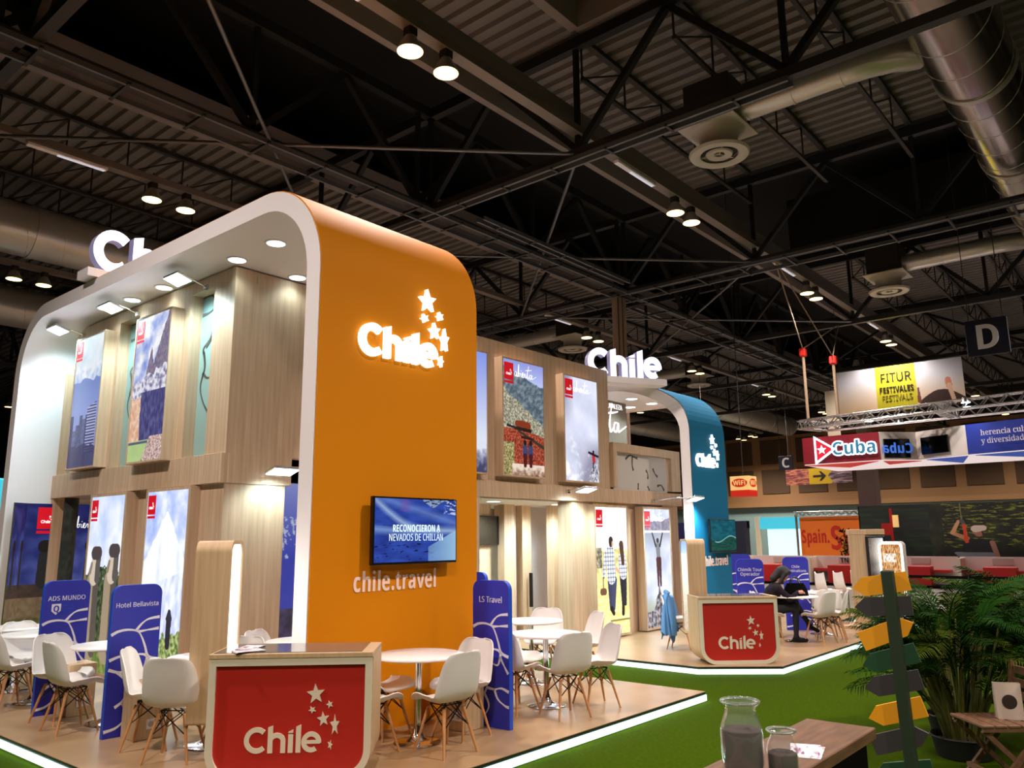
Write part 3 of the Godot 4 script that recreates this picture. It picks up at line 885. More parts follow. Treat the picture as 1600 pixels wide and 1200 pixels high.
# ---------------------------------------------------------------- furniture
func chair_shell() -> SurfaceTool:
	var s := new_st()
	var prof := [Vector2(0.215, 0.405), Vector2(0.195, 0.423), Vector2(0.12, 0.424), Vector2(0.03, 0.413), Vector2(-0.06, 0.408), Vector2(-0.13, 0.425), Vector2(-0.175, 0.47), Vector2(-0.20, 0.54), Vector2(-0.222, 0.63), Vector2(-0.238, 0.71), Vector2(-0.248, 0.765), Vector2(-0.254, 0.792), Vector2(-0.256, 0.803), Vector2(-0.257, 0.808)]
	var wid := [0.185, 0.205, 0.222, 0.228, 0.23, 0.232, 0.232, 0.228, 0.217, 0.205, 0.186, 0.160, 0.132, 0.075]
	var rows := []
	var n := 12
	var fine := curve(prof, 2)
	for i in fine.size():
		var t := float(i) / (fine.size() - 1)
		var fi := t * 13.0
		var w: float = lerpf(wid[int(fi)], wid[mini(int(fi) + 1, 13)], fi - int(fi))
		var seat := clampf(1.0 - (t - 0.31) / 0.18, 0.0, 1.0)
		var row := []
		for k in n + 1:
			var u := 2.0 * k / n - 1.0
			var uu := signf(u) * (1.0 - pow(1.0 - absf(u), 1.4))
			var lift := pow(absf(u), 3.0)
			row.append(Vector3(uu * w, fine[i].y + lift * (0.055 * seat * smoothstep(0.0, 0.2, t) + 0.012 * (1.0 - smoothstep(0.6, 0.8, t))), fine[i].x + lift * 0.06 * (1.0 - seat) * (1.0 - 0.8 * smoothstep(0.55, 1.0, t))))
		rows.append(row)
	sheet(s, rows, 0.009)
	return s

func make_chair() -> Node3D:
	var t := thing("shell_chair", "", "chair")
	part("shell", chair_shell(), M["white shell"], t)
	var leg := new_st()
	tube(leg, [Vector3(0, 0, 0), Vector3(0, 0.36, 0)], 0.0105, 8, 0.016)
	leg.set_material(M["beech leg"])
	var lm := leg.commit()
	for sx in [-1.0, 1.0]:
		for sz in [-1.0, 1.0]:
			var foot := Vector3(sx * 0.185, 0, sz * 0.185 + 0.0)
			var top := Vector3(sx * 0.105, 0.36, sz * 0.095)
			var d := (top - foot)
			var y := d / 0.36
			part_of("leg", lm, Transform3D(Basis(Vector3.RIGHT, y, Vector3.BACK), foot), t)
	var w := new_st()
	var tp := func(sx: float, sz: float, h: float) -> Vector3:
		return Vector3(sx, 0, sz) * lerpf(0.185, 0.098, h / 0.36) + Vector3(0, h, 0)
	for q in [[1, 1, -1, 1], [-1, 1, -1, -1], [-1, -1, 1, -1], [1, -1, 1, 1]]:
		bar(w, tp.call(q[0], q[1], 0.385), tp.call(q[2], q[3], 0.21), 0.007, 0.007)
		bar(w, tp.call(q[2], q[3], 0.385), tp.call(q[0], q[1], 0.21), 0.007, 0.007)
		bar(w, tp.call(q[0], q[1], 0.385), tp.call(q[2], q[3], 0.385), 0.008, 0.008)
		bar(w, tp.call(q[0], q[1], 0.385), Vector3(0, 0.41, 0), 0.012, 0.008)
	part("wire_brace", w, M["dark wire"], t)
	return t

func make_table() -> Node3D:
	var t := thing("round_table", "", "table")
	var s := new_st()
	lathe(s, [Vector2(0, 0.705), Vector2(0.375, 0.705), Vector2(0.39, 0.714), Vector2(0.39, 0.724), Vector2(0.384, 0.73), Vector2(0, 0.73)], 48)
	part("tabletop", s, M["table white"], t)
	s = new_st()
	tube(s, [Vector3(0, 0.06, 0), Vector3(0, 0.705, 0)], 0.03, 20)
	part("column", s, M["chrome"], t)
	s = new_st()
	lathe(s, [Vector2(0.20, 0), Vector2(0.205, 0.006), Vector2(0.19, 0.014), Vector2(0.12, 0.024), Vector2(0.065, 0.045), Vector2(0.04, 0.09), Vector2(0.031, 0.15), Vector2(0.031, 0.17)], 32)
	part("trumpet_base", s, M["chrome"], t)
	return t

var chair0: Node3D
var table0: Node3D
var n_chair := 0
var n_table := 0

func chair(x: float, z: float, fx: float, fz: float, label: String, group: String) -> void:
	var c: Node3D = chair0
	if n_chair > 0:
		c = copy(chair0, "shell_chair", label, Vector3(x, 0.1, z), atan2(fx, fz), group)
	else:
		c.position = Vector3(x, 0.1, z)
		c.rotation.y = atan2(fx, fz)
		tag(c, label, "chair", group)
	n_chair += 1

func table(x: float, z: float, label: String) -> void:
	if n_table > 0:
		copy(table0, "round_table", label, Vector3(x, 0.1, z), 0.3 * n_table, "round white cafe tables")
	else:
		table0.position = Vector3(x, 0.1, z)
		tag(table0, label, "table", "round white cafe tables")
	n_table += 1

func web_line(which: int) -> SurfaceTool:
	# the branching white pattern on the blue signs, on a board 0.45 wide and 1.32 high, middle bottom at 0
	var s := new_st()
	var lines := [[[-0.25, 0.70], [-0.18, 0.735], [-0.08, 0.745], [0.02, 0.72], [0.07, 0.65], [0.11, 0.55], [0.15, 0.44], [0.25, 0.40]], [[0.0, 0.725], [0.06, 0.80], [0.13, 0.845], [0.245, 0.86]], [[0.03, 0.715], [0.12, 0.725], [0.245, 0.735]],
		[[-0.25, 0.435], [-0.14, 0.47], [0.0, 0.475], [0.10, 0.465], [0.14, 0.44]], [[0.145, 0.44], [0.125, 0.35], [0.09, 0.30], [-0.02, 0.325], [-0.13, 0.30], [-0.25, 0.34]], [[-0.16, 0.305], [-0.08, 0.22], [-0.05, 0.10], [-0.08, 0.0], [-0.16, -0.06]],
		[[-0.06, 0.05], [0.05, 0.04], [0.15, 0.06], [0.25, 0.03]], [[-0.09, -0.02], [-0.03, -0.12], [-0.05, -0.20], [-0.13, -0.27], [-0.25, -0.295]], [[0.13, 0.40], [0.19, 0.30], [0.245, 0.22]], [[0.05, 0.045], [0.10, -0.06], [0.20, -0.12], [0.25, -0.13]]]
	var pts := []
	for p in lines[which]:
		pts.append(Vector2(p[0] * 0.885, (p[1] + 0.295) * 0.83 + 0.06))
	ribbon(s, curve(pts, 6), 0.012, 0.0, 0.003, Transform3D(), 0.028)
	return s

func blue_sign(label: String, lines: Array, at: Vector3, turn: float, em := 0.062, shield := false) -> Node3D:
	var t := thing("blue_sign", label, "sign", at, turn, "blue exhibitor signs by the tables")
	var s := new_st()
	prism(s, round_rect(-0.225, 0, 0.225, 1.32, [0.004, 0.004, 0.085, 0.085]), -0.024, 0.024)
	part("board", s, M["sign blue"], t)
	s = new_st()
	ring(s, round_rect(-0.229, 0, 0.229, 1.324, [0.004, 0.004, 0.089, 0.089]), round_rect(-0.225, 0, 0.225, 1.32, [0.004, 0.004, 0.085, 0.085]), -0.024, 0.0235)
	part("edge_band", s, M["sign blue edge"], t)
	for k in 10:
		if not shared.has("web%d" % k):
			var w := web_line(k)
			w.set_material(M["print white"])
			shared["web%d" % k] = w.commit()
		part_of("web_line", shared["web%d" % k], Transform3D(Basis(), Vector3(0, 0, 0.0242)), t)
	for k in lines.size():
		text(t, lines[k], em, 0.003, M["print white"], Transform3D(Basis(), Vector3(0.0, 1.145 - 0.075 * k, 0.0255)))
	if shield:
		s = new_st()
		prism(s, PackedVector2Array([Vector2(-0.045, 0.05), Vector2(-0.045, -0.02), Vector2(0, -0.06), Vector2(0.045, -0.02), Vector2(0.045, 0.05)]), 0.024, 0.027, Transform3D(Basis(), Vector3(-0.10, 1.04, 0)))
		part("shield_emblem", s, M["print white"], t)
		text(t, "Q", 0.085, 0.003, M["sign blue"], Transform3D(Basis(), Vector3(-0.10, 1.04, 0.0285)), true)
		for k in 3:
			text(t, ["Sello de", "Calidad", "Turistica"][k], 0.030, 0.002, M["sign blue edge"], Transform3D(Basis(), Vector3(0.02, 1.072 - 0.033 * k, 0.0255)))
	return t

func plinth(label: String, at: Vector3, turn: float, w := 0.27, h := 0.5, d := 0.3, socket := true) -> void:
	var t := thing("oak_plinth", label, "plinth", at, turn, "small oak plinths behind the signs")
	box_part("body", Vector3(0, h / 2, 0), Vector3(w, h, d), M["oak moving"], t, 0.004)
	if socket:
		var p := box_part("socket_plate", Vector3(0.03, 0.13, d / 2 + 0.005), Vector3(0.15, 0.085, 0.01), M["white paint"], t, 0.003)
		for k in [-1, 1]:
			var s := new_st()
			lathe(s, [Vector2(0, 0), Vector2(0.025, 0), Vector2(0.025, 0.004), Vector2(0, 0.004)], 14, Transform3D(Basis(Vector3.RIGHT, PI / 2), Vector3(0.03 + 0.036 * k, 0.13, d / 2 + 0.010)))
			part("socket", s, M["counter grey"], p)

func lightbox(called: String, label: String, at: Vector3, basis: Basis, w: float, h: float, d: float, print_name: String, badge_w: float, has_script: bool, light: float, border := 0.04) -> Node3D:
	# at: the middle of the front face; the box goes back d from there
	var t := thing(called, label, "poster", at, 0.0, "lit posters on the oak pavilion")
	t.basis = basis
	var s := new_st()
	var o := round_rect(-w / 2, -h / 2, w / 2, h / 2, [0.003, 0.003, 0.003, 0.003], 1)
	var i_ := round_rect(-w / 2 + border, -h / 2 + border, w / 2 - border, h / 2 - border, [0.002, 0.002, 0.002, 0.002], 1)
	ring(s, o, i_, -d, 0.0)
	part("frame", s, M["oak"], t)
	print_part(t, "poster_print", w - 2 * border, h - 2 * border, 0.012, M[print_name], Transform3D(Basis(), Vector3(0, 0, -0.016)))
	if badge_w > 0.0:
		badge(t, Transform3D(Basis(), Vector3(-w / 2 + border + badge_w * 0.62, h / 2 - border - badge_w * 0.85, -0.0098)), badge_w)
	if has_script:
		script_word(t, Transform3D(Basis(), Vector3(-w / 2 + border + badge_w * 1.25, h / 2 - border - badge_w * 1.22, -0.008)), w * 0.52, M["badge white"])
	area(t, Transform3D(Basis(Vector3.UP, PI), Vector3(0, 0, 0.015)), w - 2 * border, h - 2 * border, light, Color(0.95, 0.96, 1.0))
	return t

func area(par: Node, xf: Transform3D, w: float, h: float, e: float, c: Color) -> void:
	# a light just in front of a glowing face; local -z is where it shines after the half turn given by the caller
	var l := AreaLight3D.new()
	l.name = "glow_light"
	l.area_size = Vector2(w, h)
	l.area_normalize_energy = true
	l.light_energy = e
	l.light_color = c
	l.area_range = 30.0
	l.shadow_enabled = true
	par.add_child(l, true)
	l.transform = xf

func spot(par: Node, at: Vector3, towards: Vector3, e: float, c: Color, angle := 60.0, size := 0.05) -> void:
	var l := SpotLight3D.new()
	l.name = "spot_light"
	l.light_energy = e
	l.light_color = c
	l.spot_angle = angle
	l.spot_angle_attenuation = 0.6
	l.spot_range = 40.0
	l.spot_attenuation = 2.0
	l.light_size = size
	l.shadow_enabled = true
	par.add_child(l, true)
	l.position = at
	var d := towards.normalized()
	l.basis = Basis.looking_at(d, Vector3.UP if absf(d.y) < 0.95 else Vector3.RIGHT)

func downlight(label: String, at: Vector3, r: float, e: float) -> void:
	var t := thing("downlight", label, "light", at, 0.0, "recessed downlights")
	var s := new_st()
	lathe(s, [Vector2(r * 0.8, 0.0), Vector2(r * 0.82, -0.012), Vector2(r, -0.010), Vector2(r * 1.02, 0.0)], 24)
	part("rim", s, M["white paint"], t)
	s = new_st()
	lathe(s, [Vector2(0, -0.008), Vector2(r * 0.8, -0.008), Vector2(r * 0.8, -0.001), Vector2(0, -0.001)], 24)
	part("lens", s, M["downlight"], t)
	spot(t, Vector3(0, -0.03, 0), Vector3.DOWN, e, Color(0.88, 0.98, 1.0), 84.0 if e > 3.0 else 70.0, r * 0.9)

func arm_light(label: String, wall: Vector3, out: Vector3, reach: float, e: float) -> void:
	# a flood light on a short arm, head flat and wide, shining back down the wall
	var t := thing("arm_floodlight", label, "light", wall, 0.0, "arm mounted floodlights")
	var side := out.cross(Vector3.UP)
	var xf := Transform3D(Basis(side, Vector3.UP, out), Vector3())
	box_part("wall_bracket", xf * Vector3(0, 0, 0.012), Vector3(0.06, 0.06, 0.06), M["chrome"], t)
	var s := new_st()
	tube(s, [xf * Vector3(0, 0, 0.02), xf * Vector3(0, 0.05, reach * 0.5), xf * Vector3(0, 0.02, reach - 0.1)], 0.011, 8)
	part("arm", s, M["chrome"], t)
	s = new_st()
	var tilt := Transform3D(xf.basis * Basis(Vector3.RIGHT, -0.30), xf * Vector3(0, 0, reach))
	box(s, Vector3(0, 0.02, 0), Vector3(0.36, 0.035, 0.22), 0.012, tilt)
	part("head", s, M["aluminium"], t)
	s = new_st()
	box(s, Vector3(0, -0.002, 0), Vector3(0.34, 0.012, 0.20), 0.004, tilt)
	part("lens", s, M["downlight"], t)
	spot(t, tilt * Vector3(0, -0.04, 0), (Vector3.DOWN * 1.0 - out * 0.35), e, Color(0.84, 0.97, 1.0), 68.0, 0.1)

func totem(label: String, at: Vector3, turn: float, print_name: String, called := "lit_totem") -> void:
	# a rounded oak band round a lightbox with a lit face on both broad sides; local x is its broad-side normal
	var t := thing(called, label, "totem", at, turn)
	t.scale = Vector3.ONE * (1.1 if at.x < 5.0 else 1.04)
	var xf := Transform3D(Basis(Vector3(0, 0, -1), Vector3(0, 1, 0), Vector3(1, 0, 0)), Vector3())
	var s := new_st()
	ring(s, round_rect(-0.19, 0, 0.19, 1.31, [0.02, 0.02, 0.09, 0.09]), round_rect(-0.165, 0.028, 0.165, 1.282, [0.01, 0.01, 0.07, 0.07]), -0.13, 0.13, xf)
	part("oak_band", s, M["oak moving"], t)
	for k in [1.0, -1.0]:
		var b := Basis(Vector3(0, 0, -k), Vector3.UP, Vector3(k, 0, 0))
		print_part(t, "lit_panel", 0.33, 1.254, 0.02, M[print_name], Transform3D(b, Vector3(0.108 * k, 0.655, 0)))
		area(t, Transform3D(b * Basis(Vector3.UP, PI), Vector3(0.135 * k, 0.655, 0)), 0.32, 1.24, 0.3, Color(1, 0.99, 0.96))

func counter(label: String, at: Vector3, turn: float, w: float) -> void:
	# a U-bottomed frame with a red panel; local z is the front
	var t := thing("reception_counter", label, "counter", at, turn, "red reception counters")
	var s := new_st()
	var o := round_rect(-w / 2, 0, w / 2, 0.86, [0.22, 0.22, 0.004, 0.004], 10)
	var i_ := round_rect(-w / 2 + 0.05, 0.05, w / 2 - 0.05, 0.81, [0.17, 0.17, 0.003, 0.003], 10)
	ring(s, o, i_, -0.57, 0.0)
	part("cream_frame", s, M["cream frame"], t)
	s = new_st()
	ring(s, round_rect(-w / 2 - 0.006, -0.004, w / 2 + 0.006, 0.862, [0.225, 0.225, 0.004, 0.004], 10), o, -0.57, -0.025)
	part("oak_band", s, M["oak moving"], t)
	s = new_st()
	prism(s, i_, -0.05, -0.025)
	var p := part("red_panel", s, M["red panel"], t)
	logo(p, Transform3D(Basis(), Vector3(-w * 0.27, 0.20, -0.022)), w * 0.46, 0.008, M["print cream"])
	box_part("worktop", Vector3(0, 0.879, -0.285), Vector3(w + 0.012, 0.036, 0.582), M["oak moving"], t, 0.004)
	box_part("glass_top", Vector3(-0.03, 0.899, -0.285), Vector3(w - 0.10, 0.006, 0.52), M["smoked glass top"], t, 0.002)

func tv(label: String, at: Vector3, basis: Basis, w: float, h: float, print_name: String, light := 0.0) -> Node3D:
	var t := thing("television", label, "television", at)
	t.basis = basis
	box_part("bezel", Vector3(0, 0, 0.0), Vector3(w, h, 0.05), M["black plastic"], t, 0.006)
	if print_name == "":
		box_part("screen", Vector3(0, 0, 0.026), Vector3(w - 0.03, h - 0.03, 0.004), M["screen off"], t)
	else:
		print_part(t, "screen", w - 0.035, h - 0.04, 0.006, M[print_name], Transform3D(Basis(), Vector3(0, 0.003, 0.0245)))
	box_part("wall_mount", Vector3(0, 0, -0.055), Vector3(w * 0.4, h * 0.5, 0.07), M["steel dark"], t)
	if light > 0.0:
		area(t, Transform3D(Basis(Vector3.UP, PI), Vector3(0, 0, 0.04)), w - 0.05, h - 0.05, light, Color(0.45, 0.6, 1.0))
	return t

func platform(label: String, poly: PackedVector2Array, lit: Array, lo: int) -> Node3D:
	# poly in (x, -z)
	var t := thing("stand_platform", label, "platform")
	var up := Transform3D(BF, Vector3())
	# BF turns (x, -z, up); heights run along local z
	var s := new_st()
	prism(s, poly, 0.0, 0.094, up)
	part("core", s, M["trim metal"], t)
	s = new_st()
	prism(s, poly, 0.0945, 0.1, up)
	part("laminate", s, M["laminate floor"], t)
	for k in lit:
		var a := poly[k]
		var b := poly[(k + 1) % poly.size()]
		var d := (b - a).normalized()
		var n := Vector2(d.y, -d.x)
		s = new_st()
		prism(s, PackedVector2Array([a, b, b + n * 0.012 + d * 0.005, a + n * 0.012 - d * 0.005]), 0.002, 0.066, up)
		part("led_strip", s, M["led strip"], t)
		var c := (a + b) * 0.5 + n * 0.03
		var z3 := Vector3(n.x, 0.0, -n.y)
		var bas := Basis(Vector3.UP.cross(z3), Vector3.UP, z3)
		area(t, Transform3D(bas * Basis(Vector3.UP, PI), Vector3(c.x, 0.04, -c.y)), (b - a).length(), 0.06, 0.09 * (b - a).length(), Color(0.88, 1.0, 0.97))
	return t

# ---------------------------------------------------------------- the hall
func high_bay(label: String, x: float, z: float, e: float, up := 0.62) -> void:
	var t := thing("high_bay_lamp", label, "lamp", Vector3(x, 9.0, z), 0.0, "warm high-bay lamps under the hall roof")
	var s := new_st()
	lathe(s, [Vector2(0.195, 0.0), Vector2(0.203, 0.0), Vector2(0.185, 0.06), Vector2(0.13, 0.17), Vector2(0.08, 0.25), Vector2(0, 0.25)], 28)
	part("reflector", s, M["galvanised"], t)
	s = new_st()
	lathe(s, [Vector2(0, 0.0), Vector2(0.194, 0.0), Vector2(0.190, 0.014), Vector2(0, 0.014)], 28)
	part("lens", s, M["lamp lens"], t)
	box_part("gear_box", Vector3(0, 0.34, 0), Vector3(0.16, 0.18, 0.16), M["steel brown"], t, 0.01)
	s = new_st()
	tube(s, [Vector3(0, 0.43, 0), Vector3(0, up, 0)], 0.012, 6)
	part("hanger", s, M["steel brown"], t)
	spot(t, Vector3(0, -0.06, 0), Vector3.DOWN, e, Color(1.0, 0.93, 0.89), 72.0, 0.2)

func deck(x0: float, x1: float, z0: float, z1: float, label: String) -> void:
	# trapezoid sheet whose ribs run along z
	var y := 11.5
	var p := PackedVector2Array()
	var q := 0.34
	var n := int((x1 - x0) / q)
	q = (x1 - x0) / n
	for i in n:
		var x := x0 + i * q
		p.append_array(PackedVector2Array([Vector2(x, y), Vector2(x + q * 0.42, y), Vector2(x + q * 0.52, y + 0.09), Vector2(x + q * 0.90, y + 0.09)]))
	p.append(Vector2(x1, y))
	var s := new_st()
	for i in p.size() - 1:
		var a := p[i]
		var b := p[i + 1]
		face(s, [Vector3(a.x, a.y, z0), Vector3(b.x, b.y, z0), Vector3(b.x, b.y, z1), Vector3(a.x, a.y, z1)], Vector3(a.y - b.y, -(b.x - a.x), 0) * -1.0 if b.x < a.x else Vector3(b.y - a.y, -(b.x - a.x), 0))
	box(s, Vector3((x0 + x1) / 2, y + 0.15, (z0 + z1) / 2), Vector3(x1 - x0, 0.10, z1 - z0))
	struct("ceiling", s, M["deck sheet"], label, "ceiling")

func joist(z: float, x0: float, x1: float, near: float, label: String) -> void:
	var t := thing("roof_joist", label, "joist", Vector3(x0, 11.42, z), 0.0, "open-web roof joists")
	var l := x1 - x0
	var m: Material = M["steel brown"]
	box_part("top_chord", Vector3(l / 2, 0, 0), Vector3(l, 0.10, 0.12), m, t)
	box_part("bottom_chord", Vector3(l / 2, -0.85, 0), Vector3(l, 0.07, 0.08), m, t)
	var far := new_st()
	var some := false
	var n := int(l / 1.35)
	var b := l / n
	for i in n:
		for k in 2:
			var p := Vector3(i * b, -0.85, 0) if k == 0 else Vector3((i + 1) * b, -0.05, 0)
			var q := Vector3(i * b, -0.05, 0) if k == 0 else Vector3(i * b, -0.85, 0)
			if x0 + i * b < near:
				if not shared.has("web%d%.2f" % [k, b]):
					var s := new_st()
					bar(s, Vector3(), q - p, 0.032, 0.032)
					s.set_material(m)
					shared["web%d%.2f" % [k, b]] = s.commit()
				part_of("web_bar", shared["web%d%.2f" % [k, b]], Transform3D(Basis(), p), t)
			else:
				bar(far, p, q, 0.032, 0.032)
				some = true
	if some:
		var o := part("web_bars", far, m, t)
		o.set_meta("kind", "stuff")

func truss(along_x: bool, c: float, a0: float, a1: float, step: float, label: String, heavy := true) -> void:
	# bottom chord at 9 m, top chord at 11.4 m; nodes every step, posts at nodes, diagonals between
	var t := thing("roof_truss", label, "truss", Vector3(), 0.0, "steel roof trusses")
	var f := func(a: float, y: float) -> Vector3:
		return Vector3(a, y, c) if along_x else Vector3(c, y, a)
	var m: Material = M["roof black"] if along_x else M["steel black"]  # black upper members on lengthwise trusses stand in for the darkness up there
	var s := new_st()
	bar(s, f.call(a0, 9.0), f.call(a1, 9.0), 0.17, 0.17)
	part("bottom_chord", s, M["steel dark"], t)
	s = new_st()
	bar(s, f.call(a0, 11.3), f.call(a1, 11.3), 0.18, 0.22)
	part("top_chord", s, m, t)
	var n := int(round((a1 - a0) / step))
	for i in n + 1:
		var a := a0 + i * step
		s = new_st()
		bar(s, f.call(a, 9.05), f.call(a, 11.25), 0.09, 0.09)
		part("post", s, m, t)
		for d in [-0.5, 0.5]:
			var b: float = a + d * step
			if b < a0 or b > a1:
				continue
			s = new_st()
			bar(s, f.call(a, 9.08), f.call(b, 11.2), 0.12 if heavy else 0.1, 0.12 if heavy else 0.1)
			part("diagonal", s, m, t)

func tray(along_x: bool, c: float, y: float, a0: float, a1: float, w: float, label: String) -> void:
	var t := thing("cable_tray", label, "cable tray", Vector3(), 0.0, "cable trays along the trusses")
	var f := func(a: float, o: float, h: float) -> Vector3:
		return Vector3(a, y + h, c + o) if along_x else Vector3(c + o, y + h, a)
	for k in [-0.5, 0.5]:
		var s := new_st()
		bar(s, f.call(a0, k * w, 0), f.call(a1, k * w, 0), 0.05, 0.09)
		part("rail", s, M["steel grey"], t)
	if along_x and w < 0.3:
		for k in 3:
			var h := new_st()
			bar(h, f.call(a0 + 1.0 + k * 2.0, 0.1, 0.0), f.call(a0 + 1.0 + k * 2.0, -0.75, 0.06), 0.03, 0.03)
			part("hanger_arm", h, M["steel dark"], t)
	var n := int((a1 - a0) / 1.25)
	for i in n:
		var a := a0 + 0.6 + i * 1.25
		var s := new_st()
		bar(s, f.call(a, -0.62 * w, -0.03), f.call(a, 0.62 * w, -0.03), 0.05, 0.05)
		part("rung", s, M["steel dark"], t)

func diffuser(label: String, x: float, z: float, zd: float) -> void:
	# supply box with a round swirl outlet, fed by a branch from the big duct at zd
	var t := thing("air_diffuser", label, "air vent", Vector3(x, 9.06, z), 0.0, "round air diffusers on supply boxes")
	var m: Material = M["diffuser"]
	box_part("supply_box", Vector3(0, 0.98, 0), Vector3(0.95, 0.9, 0.95), M["steel brown"], t, 0.02)
	box_part("mounting_plate", Vector3(0, 0.51, 0), Vector3(1.15, 0.03, 1.15), m, t)
	var s := new_st()
	lathe(s, [Vector2(0.36, 0.06), Vector2(0.36, 0.34), Vector2(0.40, 0.42), Vector2(0.52, 0.495)], 32)
	part("neck", s, m, t)
	s = new_st()
	lathe(s, [Vector2(0.36, 0.02), Vector2(0.42, -0.02), Vector2(0.55, 0.0), Vector2(0.58, 0.05), Vector2(0.50, 0.09), Vector2(0.36, 0.12)], 36)
	part("outlet_ring", s, m, t)
	s = new_st()
	lathe(s, [Vector2(0.10, 0.03), Vector2(0.24, 0.01), Vector2(0.26, 0.04), Vector2(0.10, 0.08)], 28)
	part("inner_ring", s, m, t)
	s = new_st()
	lathe(s, [Vector2(0, 0.10), Vector2(0.36, 0.10), Vector2(0.36, 0.13), Vector2(0, 0.13)], 28)
	part("throat", s, M["steel dark"], t)
	for k in 3:
		s = new_st()
		bar(s, Vector3(0, 0.05, 0), Vector3(cos(k * 2.1 + 0.4) * 0.38, 0.05, sin(k * 2.1 + 0.4) * 0.38), 0.02, 0.03)
		part("spoke", s, m, t)
	s = new_st()
	var dz := zd - z
	var sg := signf(dz)
	tube(s, [Vector3(0, 0.80, sg * 0.47), Vector3(0, 0.80, dz - sg * 1.7), Vector3(0.04, 0.81, dz - sg * 1.35), Vector3(0.18, 0.84, dz - sg * 1.0), Vector3(0.42, 0.90, dz - sg * 0.78), Vector3(0.55, 0.94, dz - sg * 0.64)], 0.25, 20)
	part("branch_duct", s, M["galvanised"], t)
	for k in 3:
		s = new_st()
		var zz := sg * 0.6 + (dz - sg * 2.4) * k / 2.0
		tube(s, [Vector3(0, 0.80, zz), Vector3(0, 0.80, zz + 0.05)], 0.262, 20)
		part("joint_ring", s, M["galvanised"], t)

func spiral_duct(label: String, z: float, y: float, r: float, x0: float, x1: float, m: Material) -> void:
	var t := thing("spiral_duct", label, "duct", Vector3(0, y, z), 0.0)
	var s := new_st()
	tube(s, [Vector3(x0, 0, 0), Vector3(x1, 0, 0)], r, 40)
	part("duct_pipe", s, m, t)
	var pts := []
	var turns := int((x1 - x0) / 0.9)
	for i in turns * 20 + 1:
		var a := TAU * i / 20.0
		pts.append(Vector3(x0 + (x1 - x0) * i / (turns * 20.0), cos(a) * r, sin(a) * r))
	s = new_st()
	tube(s, pts, 0.013, 4)
	part("spiral_seam", s, M["galvanised"], t)
	var x := x0 + 1.0
	while x < x1:
		s = new_st()
		tube(s, [Vector3(x, 0, 0), Vector3(x + 0.14, 0, 0)], r + 0.025, 40)
		part("joint_band", s, M["galvanised"], t)
		x += 4.05

func tie_rod(a: Vector3, b: Vector3, label: String) -> void:
	var s := new_st()
	tube(s, [a, b], 0.035, 6)
	tag(part("tie_rod", s, M["steel grey"]), label, "tie rod", "tie rods crossing under the roof")

